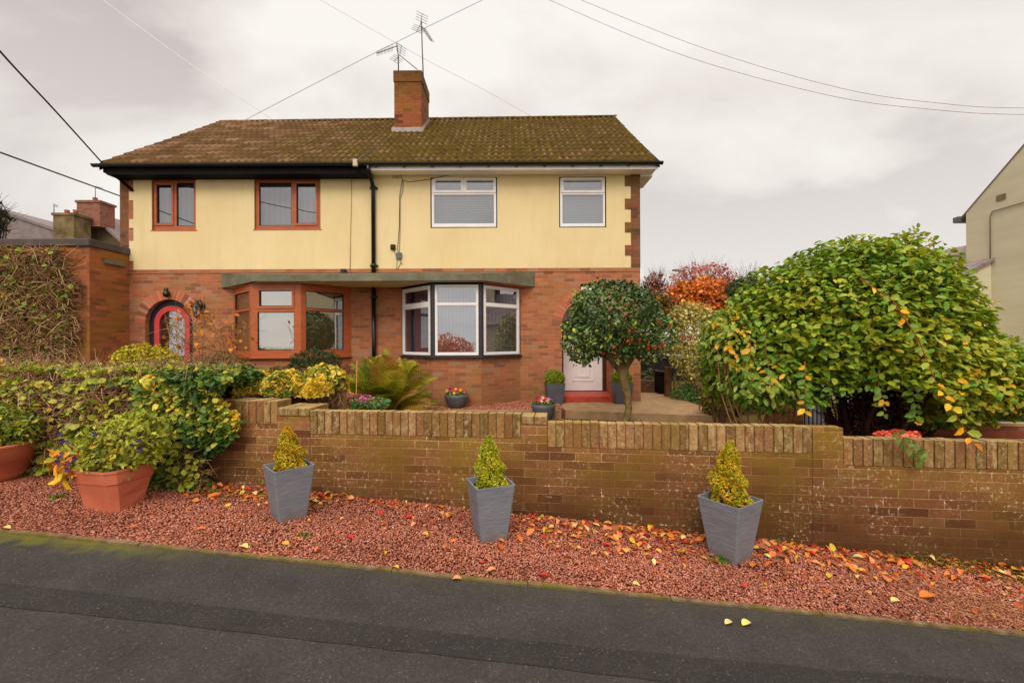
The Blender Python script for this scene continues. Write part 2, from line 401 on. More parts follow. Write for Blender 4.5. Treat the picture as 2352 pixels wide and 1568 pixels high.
t.bump(t.noise(22, 5, .65), .008, .5); ROUGH = t.fin(_c, .9, .15)

# ------------------------------------------------------------------ ground, pavement, road
ep = [onG(*q) for q in ((0, 1222), (517, 1273), (1321, 1357), (1780, 1409), (2352, 1455))]
EA, EB = np.polyfit([p.x for p in ep], [p.y for p in ep], 1)
def edgeY(X): return EA*max(-14, min(14, X))+EB
def strip(name, xs, ya, yb, dz, mat, kind='structure', ny=1, zf=None):
    mb = MB(); vs = []
    for X in xs:
        for j in range(ny+1):
            a, b = ya(X), yb(X); Y = a+(b-a)*j/ny
            vs.append((X, Y, (zf or G)(X, Y)+dz))
    k = ny+1
    mb.add(vs, [(i*k+j, (i+1)*k+j, (i+1)*k+j+1, i*k+j+1) for i in range(len(xs)-1) for j in range(ny)])
    return tag(mb.build(name, mat), kind=kind)
XS = [-300, -60, -14, -8, 0, 8, 14, 60, 300]
def asphalt(name, a, b, edge_moss=False):
    t = NT(name); n = t.noise(110, 4, .85); m = t.noise(3.5, 5, .6)
    c = t.mix(t.rng(n, .3, .7), a, b)
    c = t.mix(t.rng(m, .35, .7, 0, .5), c, tuple(x*.72 for x in a[:3])+(1,))
    v = t.n('ShaderNodeTexVoronoi'); v.inputs['Scale'].default_value = 34; t.put(t.pos(), v.inputs[0])
    sp_ = t.math('LESS_THAN', v.outputs['Distance'], .10)
    c = t.mix(t.rng(t.noise(55, 3, .8), .42, .68, 0, .55), c, tuple(x*.5 for x in a[:3])+(1,))
    c = t.mix(t.rng(t.noise(75, 2, .8), .60, .72, 0, .5), c, rgb(128, 118, 108))
    vs_ = t.n('ShaderNodeSeparateColor'); t.put(v.outputs['Color'], vs_.inputs[0])
    sp_ = t.math('MULTIPLY', sp_, t.math('GREATER_THAN', vs_.outputs[0], .90))
    c = t.mix(sp_, c, rgb(150, 140, 128))
    if edge_moss:
        s = t.n('ShaderNodeSeparateXYZ'); t.put(t.pos(), s.inputs[0])
        d = t.math('SUBTRACT', t.math('ADD', t.math('MULTIPLY', s.outputs[0], float(EA)), float(EB)), s.outputs[1])
        near = t.rng(t.math('ADD', d, t.rng(t.noise(9, 5), .3, .7, -.07, .07)), .16, .0)
        lf = t.rng(s.outputs[0], -2.1, -3.0, .10, 1)
        c = t.mix(t.math('MULTIPLY', near, lf, True), c, rgb(104, 100, 26))
    t.bump(t.math('ADD', n, t.noise(90, 2)), .006, .8)
    return t.fin(c, .85, .25)
PAV = asphalt('asphalt', rgb(50, 46, 44), rgb(86, 80, 76), True)
PATCH = asphalt('asphalt_dark', rgb(41, 38, 37), rgb(70, 65, 62))
ROADM = asphalt('road_asphalt', rgb(62, 58, 56), rgb(84, 80, 77))
strip('pavement', XS, edgeY, lambda X: -1.3, 0, PAV)
mb = MB()
for i in range(len(XS)-1):
    a, b = XS[i], XS[i+1]
    mb.add([(a, -1.3, G(a, -1.3)+.004), (b, -1.3, G(b, -1.3)+.004), (b, -1.42, G(b, -1.42)+.004), (a, -1.42, G(a, -1.42)+.004),
            (a, -1.42, G(a, -1.42)-.13), (b, -1.42, G(b, -1.42)-.13)], [(0, 3, 2, 1), (3, 4, 5, 2)])
tag(mb.build('kerb', CONC), kind='structure')
strip('road', XS, lambda X: -1.42, lambda X: -8.5, -.125, ROADM)
strip('far_verge', XS, lambda X: -8.5, lambda X: -300, -.1, paint('grass_bank', rgb(70, 80, 30), .9, .1, .3, 3))
# the dark reinstated trench running along the pavement
bt = [onG(*q) for q in ((0, 1340), (300, 1371), (600, 1405), (900, 1438), (1176, 1469), (1600, 1509), (2000, 1545), (2352, 1572))]
bb = [onG(*q) for q in ((0, 1393), (300, 1424), (600, 1457), (900, 1492), (1176, 1524), (1600, 1575), (2000, 1622), (2352, 1662))]
def ext(pts):
    a, b = pts[0], pts[1]; d = (a-b).normalized(); pts = [a+d*10]+pts
    a, b = pts[-1], pts[-2]; d = (a-b).normalized(); return pts+[a+d*8]
bt, bb = ext(bt), ext(bb)
mb = MB(); N_ = 90
def along(pts, x):
    for i in range(len(pts)-1):
        if pts[i].x <= x <= pts[i+1].x: f = (x-pts[i].x)/(pts[i+1].x-pts[i].x); return pts[i].y*(1-f)+pts[i+1].y*f
    return pts[0].y if x < pts[0].x else pts[-1].y
vs = []
for i in range(N_+1):
    x = -9+18*i/N_
    ya, yb = along(bt, x)+random.uniform(-.006, .006), along(bb, x)+random.uniform(-.006, .006)
    vs += [(x, yb, G(x, yb)+.004), (x, ya, G(x, ya)+.004)]
mb.add(vs, [(2*i, 2*i+2, 2*i+3, 2*i+1) for i in range(N_)])
tag(mb.build('pavement_patch', PATCH), kind='structure')
# edging strip between gravel and pavement
t = NT('edging'); _c = t.mix(t.rng(t.noise(14, 5), .35, .65), rgb(92, 74, 50), rgb(134, 110, 82)); _c = t.mix(t.math('MULTIPLY', t.rng(t.noise(5, 4), .45, .6), .6), _c, rgb(104, 96, 30)); t.bump(t.noise(40, 4), .004, .7); EDGE = t.fin(_c, .9, .15)
mb = MB(); x = -9.0
while x < 8:
    x1 = x+.91; r0, r1 = random.uniform(-.003, .003), random.uniform(.0, .006)
    pts = [(x, edgeY(x)-.004+r0), (x1-.006, edgeY(x1)-.004+r0), (x1-.006, edgeY(x1)+.032+r0), (x, edgeY(x)+.032+r0)]
    zt = [G(a, b)+.010+r1 for a, b in pts]
    mb.add([(a, b, G(a, b)-.05) for a, b in pts]+[(a, b, z) for (a, b), z in zip(pts, zt)], [(0, 1, 5, 4), (1, 2, 6, 5), (2, 3, 7, 6), (3, 0, 4, 7), (4, 5, 6, 7)])
    x = x1
tag(mb.build('edging_kerb', EDGE), kind='structure')
GRB = paint('gravel_bed', rgb(150, 90, 70), .95, .1, .35, 30, 1.)
strip('gravel_bed', [-14+.5*i for i in range(57)], lambda X: edgeY(X)+.04, lambda X: wallY(X)+.12, .002, GRB, ny=4)
# everything behind the wall, one sheet to the horizon
ZL, ZU = -1.42, -1.275      # lower garden level, upper gravel bed and path level
SOILG = NT('garden_ground'); _t = SOILG
_c = _t.mix(_t.rng(_t.noise(2.2, 6, .65), .35, .65), rgb(84, 60, 38), rgb(96, 92, 36)); _t.bump(_t.noise(20, 5), .02, .8); SOILG = _t.fin(_c, .95, .1)
strip('ground', XS, lambda X: wallY(X)+.05, lambda X: 400, 0, SOILG, zf=lambda X, Y: ZL-.012, ny=3)

# upper gravel bed with a small kerb, and the concrete path
def poly_slab(name, mat, pts, z0, z1, kind='structure', parent=None):
    mb = MB(); mb.slab(pts, z0, z1); o = mb.build(name, mat, parent); return tag(o, kind=kind) if kind else o
KY = 8.05
poly_slab('upper_gravel_bed', GRB, [(-2.6, KY+.06), (.75, KY+.02), (.98, KY+.02), (.98, 9.3), (-2.6, 9.3)], ZL-.05, ZU)
poly_slab('garden_kerb', CONCT, [(-2.6, KY), (.9, KY-.05), (.9, KY+.03), (-2.6, KY+.08)], ZL-.05, ZU+.012)
poly_slab('garden_path', CONCT, [(.95, 8.1), (3.75, 7.35), (3.72, 9.0), (3.62, 16), (2.75, 16), (2.75, 9.36), (.985, 9.36), (.955, 9.0)], ZL-.05, ZU-.01)

# ------------------------------------------------------------------ garden wall (steps down with the road)
TH = math.atan(.12); CT = math.cos(TH)
wall = thing('garden_wall', 'long mossy brown brick garden wall with upright brick coping, stepping down to the right', 'wall', (0, 3.9, 0), -TH)
WM = Matrix.Translation((0, 3.9, 0)) @ Matrix.Rotation(-TH, 4, 'Z'); WI = WM.inverted()
def U(px):
    r_ = (px-1176)/1000; return r_*3.9/(1+.12*r_)/CT
segs = [(-8.5, U(637), -.562, .215, 0), (U(711), U(1196), -.645, .105, 0), (U(1256), U(1865), -.716, .105, 0), (U(1935), 7.0, -.806, .105, 0)]
mb = MB()
for a, b, zt, th, pr in segs: mb.box(a, b, 0, th, -2.3, zt-.222)
mb.build('brickwork', WALLB, wall, world=False)
# piers
mb = MB()
for a, b, zt, bk_ in ((U(637)+.001, U(711)-.001, -.628, .33), (U(1196)+.001, U(1256)-.001, -.668, .2), (U(1865)+.001, U(1935)-.001, -.721, .112)):
    mb = MB(); mb.box(a, b, -.004, bk_, -2.3, zt-.076 if zt > -.72 else zt); pr = mb.build('pier', WALLB, wall, world=False)
    mb = MB(); n = 3 if b-a > .25 else 2; w = (b-a)/n
    for k in range(n):
        g = random.uniform(.8, 1.1); mb.col = (lin(150)*g, lin(112)*g, lin(66)*g, .9)
        mb.box(a+k*w+.003, a+(k+1)*w-.003, -.012+random.uniform(-.003, .003), bk_+.005, zt-.070, zt+random.uniform(-.004, .004))
    if zt < -.72: continue
    o = mb.build('cap', COPE, wall, world=False, bevel=.005)
    o.parent = pr
cope_cols = [(156, 102, 62), (166, 112, 68), (142, 92, 58), (176, 132, 84), (128, 94, 50), (164, 114, 78), (148, 114, 58), (120, 80, 50)]
for (a, b, zt, th, pr), lime_ in zip(segs, (.25, .62, .68, .72)):
    mb = MB(); mb.box(a+.002, b-.002, .008, th-.006, zt-.2215, zt-.010); core = mb.build('coping_bed', MORT, wall, world=False)
    mb = MB(); x = a+.001; step = .0745
    n = int(round((b-a)/step)); step = (b-a)/n
    for k in range(n):
        c = random.choice(cope_cols); g = random.uniform(.8, 1.12)
        mb.col = (lin(c[0])*g, lin(c[1])*g, lin(c[2])*g, max(0, min(1, random.gauss(lime_, .4))))
        j = random.uniform(-.004, .004); gz = random.uniform(-.005, .004); x0 = a+k*step
        mb.box(x0+.003+random.uniform(0, .002), x0+step-.003-random.uniform(0, .002), -.003+j, th+.002+j, zt-.220, zt+gz)
    mb.build('coping', COPE, wall, world=False, bevel=.004)

# ------------------------------------------------------------------ gravel chips
OCT = np.array([(1, 0, 0), (0, 1, 0), (-1, 0, 0), (0, -1, 0), (0, 0, 1), (0, 0, -.6)], float)
OF = np.array([(0, 1, 4), (1, 2, 4), (2, 3, 4), (3, 0, 4), (1, 0, 5), (2, 1, 5), (3, 2, 5), (0, 3, 5)])
def pebbles(name, Pts, r, pal, mat=None, flat=.65):
    n = len(Pts); R = rng.uniform(.6, 1.25, (n, 1, 1))*r
    V = OCT[None]*rng.uniform(.65, 1.25, (n, 6, 3))*R
    ang = rng.uniform(0, 2*PI, n); tl = rng.uniform(-.7, .7, n)
    c, s = np.cos(tl), np.sin(tl); y, z = V[..., 1].copy(), V[..., 2].copy()
    V[..., 1] = y*c[:, None]-z*s[:, None]; V[..., 2] = (y*s[:, None]+z*c[:, None])*flat
    c, s = np.cos(ang), np.sin(ang); x, y = V[..., 0].copy(), V[..., 1].copy()
    V[..., 0] = x*c[:, None]-y*s[:, None]; V[..., 1] = x*s[:, None]+y*c[:, None]
    V += np.asarray(Pts)[:, None, :]
    F = (OF[None]+6*np.arange(n)[:, None, None]).reshape(-1, 3)
    pal = np.array([[lin(v) for v in p] for p in pal]); ci = rng.integers(0, len(pal), n)
    Pa = np.asarray(Pts); pt_ = np.sin(Pa[:, 0]*2.3+Pa[:, 1]*3.1)+np.sin(Pa[:, 0]*5.1-Pa[:, 1]*4.3+1)+np.sin(Pa[:, 0]*.9+Pa[:, 1]*9)
    cc = pal[ci]*rng.uniform(.82, 1.15, (n, 1))*(1-.07*np.clip(pt_, -1, 3))[:, None]
    return tag(npmesh(name, V.reshape(-1, 3), F, mat or TINT, np.repeat(cc, 8, axis=0)), kind='stuff')
GPAL = [(178, 108, 86), (164, 96, 74), (188, 122, 96), (152, 86, 64), (184, 112, 86), (172, 102, 80), (198, 140, 114), (138, 80, 60)]
xs = rng.uniform(-6.6, 5.6, 96000); f = rng.uniform(0, 1, len(xs))
keep = (np.abs(xs) < 4.6) | (rng.uniform(0, 1, len(xs)) < .5)
xs, f = xs[keep], f[keep]
ey = np.array([edgeY(x)+.024 for x in xs]); wy = np.array([wallY(x)-.005 for x in xs])
ys = ey+(wy-ey)*f
mound = .012*np.sin(xs*3.1+ys*5)*np.sin(xs*1.7-ys*3.3)+.012*np.clip(f*3, 0, 1)
zs = np.array([G(x, y) for x, y in zip(xs, ys)])+.006+np.maximum(0, mound)+rng.uniform(-.004, .006, len(xs))
pebbles('gravel', np.stack([xs, ys, zs], 1), .0105, GPAL)
# odd grey and white chips
k = rng.choice(len(xs), 320, replace=False)
pebbles('pale_chips', np.stack([xs[k], ys[k], zs[k]+.008], 1), .009, [(190, 180, 170), (150, 146, 140), (214, 200, 180), (110, 96, 90)])
x2 = rng.uniform(-2.55, .95, 9000); y2 = rng.uniform(KY+.08, 9.3, 9000)
pebbles('upper_gravel', np.stack([x2, y2, np.full(9000, ZU+.006)+rng.uniform(-.003, .008, 9000)], 1), .017, GPAL)
x2 = rng.uniform(-3.2, 4.2, 22000); y2 = rng.uniform(0, 1, 22000); wy = np.array([wallY(x)+.15 for x in x2]); y2 = wy+(8.0-wy)*y2
ok_ = (y2 < 7.9-np.clip(x2-.9, 0, 9)*.27) & ((x2 > -1.6) | (y2 < 5.6))
pebbles('lower_gravel', np.stack([x2[ok_], y2[ok_], np.full(ok_.sum(), ZL)+rng.uniform(-.003, .008, ok_.sum())], 1), .019, GPAL)

# ------------------------------------------------------------------ the pair of semi-detached houses
FY = 9.3
XL, XR = PX(276, 500, FY), PX(1470, 500, FY)
ZB, ZT = 1.56, 3.57            # underside and top of the yellow render
PARTY = -2.93
house = thing('semi_detached_house', 'pair of semi-detached houses with yellow render above red brick and a mossy tiled roof', 'house', (-2.82, FY, ZL))
def rect(x0, x1, y0, y1, Y=FY):   # photo box -> (u0,u1,v0,v1)
    a = P(x0, (y0+y1)/2, Y); b = P(x1, (y0+y1)/2, Y); c = P((x0+x1)/2, y0, Y); d = P((x0+x1)/2, y1, Y)
    return (a.x, b.x, d.z, c.z)
W1, W2, W3, W4 = rect(350, 451, 412, 529), rect(585, 737, 410, 527), rect(989, 1142, 408, 524), rect(1284, 1392, 407, 523)
# arches: centre, half width, spring height
AL = (PX(388, 740, FY), .512, .42); AR = (PX(1350, 740, FY), .553, .345)
ZD = ZU+.13
doorL = (AL[0]-AL[1], AL[0]+AL[1], -2, AL[2]+AL[1]); doorR = (AR[0]-AR[1], AR[0]+AR[1], -2, AR[2]+AR[1])
baysh = [(-5.85, -3.54, -.25, 1.12), (-2.25, .08, -.25, 1.12)]
mb = MB()
mb.plate(XL, XR, -1.9, ZT+.06, [W1, W2, W3, W4, doorL, doorR]+baysh, FY, FY+.24)
for cx, r_, zs_ in (AL, AR):     # spandrels of the arches
    n = 12
    for sgn in (-1, 1):
        arc = [(cx+sgn*r_*math.cos(PI/2*k/n), zs_+r_*math.sin(PI/2*k/n)) for k in range(n+1)]
        corner = (cx+sgn*r_, zs_+r_)
        for k in range(n):
            a, b = arc[k], arc[k+1]
            tri = [(a[0], FY, a[1]), (corner[0], FY, corner[1]), (b[0], FY, b[1])]
            mb.add(tri, [(0, 1, 2)] if sgn > 0 else [(0, 2, 1)])
            mb.add([(a[0], FY, a[1]), (b[0], FY, b[1]), (b[0], FY+.24, b[1]), (a[0], FY+.24, a[1])], [(0, 1, 2, 3)])
# side and back walls with gables
RY, RZ = 12.69, 6.46
for X0, X1 in ((XL, XL+.24), (XR-.24, XR)):
    pts = [(FY+.24, -1.9), (16.1, -1.9), (16.1, ZT+.05), (RY, RZ-.12), (FY+.24, ZT+.05+(.24/3.39)*2.8)]
    n = len(pts)
    mb.add([(X0, a, b) for a, b in pts]+[(X1, a, b) for a, b in pts], [tuple(range(n-1, -1, -1)), tuple(range(n, 2*n))]+[(i, (i+1) % n, n+(i+1) % n, n+i) for i in range(n)])
mb.box(XL+.24, XR-.24, 15.86, 16.1, -1.9, ZT+.05)
mb.build('brick_wall', BRICK, house)
# porch walls behind the right arch
mb = MB(); a, b = AR[0]-AR[1], AR[0]+AR[1]
mb.box(a-.1, a-.003, FY+.24, 10.2, -1.5, 1.1); mb.box(b+.003, b+.1, FY+.24, 10.2, -1.5, 1.1)
mb.build('porch_wall', BRICK, house)
mb = MB(); mb.box(a-.1, b+.1, FY+.24, 10.2, 1.1, 1.14); mb.build('porch_ceiling', WHITE, house)
mb = MB(); mb.plate(XL+.02, XR-.01, ZB-.075, ZB-.004, [], FY-.014, FY-.001); mb.build('brick_band', BRICK, house)
# dark floor and party wall so rooms are not see-through
mb = MB(); mb.box(XL+.25, XR-.25, FY+1.9, FY+1.95, -1.4, 3.5); mb.box(XL+.25, XR-.25, FY+.25, FY+1.9, 1.3, 1.4); mb.box(PARTY-.1, PARTY+.1, FY+.25, FY+1.88, -1.4, 1.29)
mb.build('inner_wall', INT, house)
# render panel with a toothed edge at each end
mb = MB()
xr = PX(1448, 500, FY); xl = PX(308, 500, FY); xl2 = PX(298, 500, FY)
holes = [W1, W2, W3, W4]
mb.plate(xl, xr, ZB, ZT, holes, FY-.018, FY-.001)
mb.build('yellow_render', RENDER, house)
# brick teeth standing on the render edge
for y0, y1 in ((404, 429), (457, 482), (511, 535), (563.5, 588)):
    mb = MB(); z1, z0 = PZ(1440, y0, FY), PZ(1440, y1, FY); mb.box(xr-.125, xr+.02, FY-.021, FY-.001, z0, z1); quo = mb.build('brick_quoin', BRICK, house)
for y0, y1 in ((441, 461), (504, 524), (554, 600)):
    mb = MB(); z1, z0 = PZ(300, y0, FY), PZ(300, y1, FY); mb.box(xl2, xl-.001, FY-.016, FY-.001, z0, z1); mb.build('render_tooth', RENDER, house)
BRICKQ = brick_mat('dark_corner_brick', [(0, rgb(84, 58, 48)), (.3, rgb(134, 78, 54)), (.7, rgb(158, 92, 62)), (1, rgb(112, 84, 72))], rgb(130, 98, 74), moss=.3)
for o in list(bpy.data.objects):
    if o.name.startswith('brick_quoin'): o.data.materials[0] = BRICKQ
mb = MB(); mb.plate(xr+.021, XR+.003, ZB-.003, ZT, [], FY-.004, FY-.0005); mb.box(XR+.0005, XR+.003, FY-.004, FY+.3, ZB-.003, ZT); mb.build('corner_brickwork', BRICKQ, house)
mb = MB(); mb.plate(XL-.003, xl2-.03, ZB-.003, ZT-.02, [], FY-.004, FY-.0005); mb.build('corner_brickwork', BRICKQ, house)
# small air bricks
for x0, x1, y0, y1 in ((828, 845, 402, 411), (902, 918, 402, 411)):
    a, b, c, d = rect(x0, x1, y0, y1); mb = MB(); mb.box(a, b, FY-.024, FY-.017, c, d); mb.build('air_vent', paint('vent_cream', rgb(206, 176, 124), .8, .2, .1), house)
# arch bricks
for cx, r_, zs_ in (AL, AR):
    mb = MB(); n = 24
    for k in range(n):
        a0, a1 = PI*(k+.06)/n, PI*(k+.94)/n; ro = r_+.215
        c = random.choice([(190, 112, 76), (200, 122, 86), (182, 106, 74), (196, 126, 94)]); g = random.uniform(.85, 1.08)
        if random.random() < .08: c = (140, 92, 74)
        mb.col = (lin(c[0])*g, lin(c[1])*g, lin(c[2])*g, 0)
        q = [(cx+rr*math.cos(a), zs_+rr*math.sin(a)) for rr, a in ((r_-.002, a0), (ro, a0), (ro, a1), (r_-.002, a1))]
        mb.poly_prism(q, FY-.006, FY+.05)
    mb.build('brick_arch', TINT, house)

# ---- windows
def frame_at(x0, y0, z0, x1=None, y1=None):
    """local x runs from (x0,y0) to (x1,y1), local y into the house, local z up"""
    if x1 is None: return Matrix.Translation((x0, y0, z0))
    d = Vector((x1-x0, y1-y0, 0)); a = math.atan2(d.y, d.x)
    return Matrix.Translation((x0, y0, z0)) @ Matrix.Rotation(a, 4, 'Z')
def window(name, T, w, h, mat, panes, glass, blind, sill=None, edge=None, rim=.0, label=None, sash=None, parent=None):
    """panes: (u0,u1,v0,v1,opening?) glass rectangles"""
    par = parent or house
    mb = MB(); mb.M = T; holes = []
    for u0, u1, v0, v1, op in panes:
        m = .036 if op else 0; holes.append((u0-m, u1+m, v0-m, v1+m))
    mb.plate(rim, w-rim, rim, h-rim, holes, .0, .06)
    f = mb.build(name, mat, par, bevel=.004)
    if label: f['label'] = label
    for u0, u1, v0, v1, op in panes:
        if op:
            mb = MB(); mb.M = T; mb.plate(u0-.046, u1+.046, v0-.046, v1+.046, [(u0, u1, v0, v1)], -.016, .034); mb.build('sash', sash or mat, f, bevel=.005)
        mb = MB(); mb.M = T; mb.plate(u0-.006, u1+.006, v0-.006, v1+.006, [], .026, .030); mb.build('pane', glass, f)
        mb = MB(); mb.M = T; g = .012; mb.plate(u0-.001, u1+.001, v0-.001, v1+.001, [(u0+g, u1-g, v0+g, v1-g)], .012, .024)
        mb.build('gasket', INT if mat is not WHITE else WHITE, f)
    if blind:
        mb = MB(); mb.M = T; mb.plate(.02, w-.02, .02, h-.02, [], .11, .115); mb.build('blind', blind, f)
    if sill:
        mb = MB(); mb.M = T; mb.box(-.03, w+.03, -.05, .05, -.028, .0); mb.build('sill', sill, f, bevel=.004)
    if edge:
        mb = MB(); mb.M = T; mb.plate(-.001, w+.001, -.001, h+.001, [(rim, w-rim, rim, h-rim)], -.006, .06); mb.build('surround', edge, f)
    return f
def fpanes(W, boxes, Y=FY+.06):
    o = []
    for x0, x1, y0, y1, op in boxes:
        a, b, c, d = rect(x0, x1, y0, y1, Y); o.append((a-W[0], b-W[0], c-W[2], d-W[2], op))
    return o
for W, boxes, mat, gl, bl, sl, ed, lb in (
    (W1, [(363, 397, 426, 514, 1), (408, 448, 421, 520, 0)], WOOD, GLU, CURT, WOOD, None, 'small orange-brown framed upstairs window'),
    (W2, [(597, 671, 421, 519, 0), (683, 727, 423, 514, 1)], WOOD, GLU, CURT, WOOD, None, 'wide orange-brown framed upstairs window'),
    (W3, [(1001, 1060, 416, 440, 1), (1072, 1134, 416, 440, 1), (997, 1136, 449, 516, 0)], WHITE, GLU, BLH, BLACK, BLACK, 'wide white framed upstairs window'),
    (W4, [(1293, 1382, 416, 440, 1), (1290, 1385, 449, 516, 0)], WHITE, GLU, BLH, BLACK, BLACK, 'narrow white framed upstairs window by the brick corner')):
    T = frame_at(W[0], FY+.03 if mat is WOOD else FY+.0, W[2])
    window('window', T, W[1]-W[0], W[3]-W[2], mat, fpanes(W, boxes), gl, bl, None if mat is WHITE else sl, ed, .022 if ed else 0, lb)

# ---- bay windows
ZB0, ZB1 = -.285, 1.135
BR_ = [(PX(921, 735, FY), FY), (PX(991, 735, 8.5), 8.5), (PX(1107, 735, 8.5), 8.5), (PX(1197, 735, FY), FY)]
BL_ = [(PX(536, 735, FY), FY), (PX(576, 735, 8.5), 8.5), (PX(691, 735, 8.5), 8.5), (PX(807, 735, FY), FY)]
for pts, mat, gl, bl, cols, lb in ((BL_, WOOD, GLL, BEIGE, 'w', 'orange-brown framed bay window'), (BR_, WHITE, GLR, BLV, 'b', 'white framed bay window with dark corner posts')):
    bay = thing('bay_window', None, None, (pts[1][0]+.5, 8.5, ZB0)); bay.name = 'bay_window'; bay.parent = house
    bay.matrix_parent_inverse = Matrix.Translation(house.location).inverted(); bay['label'] = lb
    # brick plinth
    mb = MB(); q = [(pts[0][0]+.03, FY-.001), (pts[1][0]+.02, pts[1][1]+.035), (pts[2][0]-.02, pts[2][1]+.035), (pts[3][0]-.03, FY-.001)]
    mb.slab(q, -1.5, ZB0-.03); mb.build('bay_base', BRICK, bay)
    H = ZB1-ZB0; dark = mat is WHITE
    for k in range(3):
        (x0, y0), (x1, y1) = pts[k], pts[k+1]; w = math.hypot(x1-x0, y1-y0); T = frame_at(x0, y0, ZB0, x1, y1)
        e_ = .055 if dark else .0
        if dark:
            fw = .052; u0, u1 = e_+fw, w-e_-fw
            if k == 1: u0, u1 = .075+.05, w-.075-.05
            tz = H*.715
            if k == 2: panes = [(u0, u1, .065, tz-.03, 0), (u0, u1, tz+.03, H-.075, 0)]
            elif k == 1: panes = [(u0-.02, u1+.02, .065, tz-.02, 0), (u0-.02, u1+.02, tz+.02, H-.06, 0)]
            else: panes = [(u0, u1, .065, tz-.04, 0), (u0+.01, u1-.01, tz+.05, H-.09, 0)]
            lo, hi = (.055, w-.055) if k != 1 else (.07, w-.07)
            Tf = T @ Matrix.Translation((lo, 0, .02)); panes = [(a-lo, b-lo, c-.02, d-.02, op) for a, b, c, d, op in panes]
            window('window', Tf, hi-lo, H-.045, mat, panes, gl, bl, parent=bay)
            mb = MB(); mb.M = T; mb.plate(0.002, w-.002, 0.002, H-.002, [(lo+.001, hi-.001, .021, H-.024)], .012, .075); mb.build('post', DKGREY, bay)
        else:
            if k == 0: panes = [(.10, w-.10, .12, H*.645, 0), (.10, w-.10, H*.68, H-.12, 0)]
            elif k == 1: panes = [(.13, w-.13, .13, H*.62, 0), (.17, w-.17, H*.70, H-.12, 1)]
            else: panes = [(.10, w-.17, .13, H*.645, 0), (.10, w-.17, H*.675, H-.12, 0)]
            window('window', T, w, H, mat, panes, gl, bl, parent=bay)
    mb = MB()       # sill board round the bay, and the head board under the canopy
    def off(d, z0, z1, m_, nm, par):
        mb = MB(); q = [(pts[0][0]-d*.4, FY-.002), (pts[0][0]-d*.4, FY-d*.9), (pts[1][0]-d*.5, pts[1][1]-d), (pts[2][0]+d*.5, pts[2][1]-d), (pts[3][0]+d*.4, FY-d*.9), (pts[3][0]+d*.4, FY-.002)]
        mb.slab(q, z0, z1); return mb.build(nm, m_, par, bevel=.004)
    off(.045, ZB0-.03, ZB0-.001, DKGREY if dark else WOOD, 'sill', bay)
    off(.012, ZB1+.001, 1.16, BLACK if dark else WOOD, 'head_board', bay)
# terracotta strip on the right cheek of the right bay head
(x0, y0), (x1, y1) = BR_[2], BR_[3]
mb = MB(); mb.M = frame_at(x0, y0, ZB1-.012, x1, y1); mb.box(.02, math.hypot(x1-x0, y1-y0)+.12, -.06, -.014, 0, .034); mb.build('head_strip', paint('rust_red', rgb(176, 72, 44), .6, .3), house)

# ---- concrete canopy over both bays
cA, cB, cC, cD = (PX(509, 650, FY), FY-.001), (PX(580, 645, 8.3), 8.3), (PX(1108, 645, 8.3), 8.3), (PX(1229, 650, FY), FY-.001)
mb = MB(); zb, zf, zk = 1.165, 1.30, 1.475
mb.add([(*cA, zb), (*cB, zb), (*cC, zb), (*cD, zb), (*cA, zk), (*cB, zf), (*cC, zf), (*cD, zk)],
       [(0, 3, 2, 1), (4, 5, 6, 7), (0, 1, 5, 4), (1, 2, 6, 5), (2, 3, 7, 6), (3, 0, 4, 7)])
t = NT('canopy_concrete'); _c = t.mix(t.rng(t.noise(3, 6, .65), .35, .65), rgb(104, 100, 84), rgb(132, 126, 106))
_c = t.mix(t.math('MULTIPLY', t.rng(t.noise(5, 5, .6, vec=t.stretch((.5, 1, 1))), .45, .6), .5), _c, rgb(96, 88, 52)); t.bump(t.noise(25, 5), .012, .8)
mb.build('canopy', t.fin(_c, .9, .15), house)
mb = MB(); mb.slab([(cA[0]+.1, FY-.002), (cB[0]+.06, 8.38), (cC[0]-.06, 8.38), (cD[0]-.1, FY-.002)], 1.1605, 1.1645)
mb.build('canopy_soffit', RENDER, house)

# ---- roof
def roof_mesh():
    xl_, xr_ = -8.43, 3.03; ey_, ez_ = 8.93, 3.665; n_c = 14; per = .150; sub = 6
    nx = int(round((xr_-xl_)/per))*sub; xs_ = np.linspace(xl_, xr_, nx+1)
    ph = (xs_-xl_)/per*2*PI
    roll = np.clip(np.cos(ph), 0, 1)**.8
    tiles = rng.uniform(0, 1, (n_c, nx//sub//2+2)); tidx = (np.arange(nx)//(sub*2))
    V, F, C = [], [], []
    for c in range(n_c):
        jit = rng.normal(0, .003)
        for k, (s_, lift) in enumerate(((c/n_c, .030), ((c+.5)/n_c, .017), ((c+1.0)/n_c, .004))):
            Y = ey_+(RY-ey_)*s_; sag = -.03*math.sin(PI*s_)
            for i, X in enumerate(xs_):
                rz_ = RZ-.03+.10*(X-xl_)/(xr_-xl_)
                th_ = .8 if k == 0 else .8
                jx = (tiles[c, min(tidx[min(i, nx-1)], tiles.shape[1]-1)]-.5)*.008
                V.append((X+jit, Y, ez_+(rz_-ez_)*s_+lift+roll[i]*.042+jx*.6+sag*.3))
    W_ = nx+1
    for c in range(n_c):
        b = c*3*W_
        for k in range(2):
            for i in range(nx):
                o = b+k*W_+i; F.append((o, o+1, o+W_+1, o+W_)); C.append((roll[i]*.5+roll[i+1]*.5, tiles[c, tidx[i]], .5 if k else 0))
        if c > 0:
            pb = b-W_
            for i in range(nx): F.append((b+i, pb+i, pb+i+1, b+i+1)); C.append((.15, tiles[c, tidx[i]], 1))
        else:
            base = len(V)
            for i, X in enumerate(xs_): V.append((X, ey_+.01, ez_-.01))
            for i in range(nx): F.append((base+i, base+i+1, b+i+1, b+i)); C.append((.1, .5, 1))
    return V, F, C
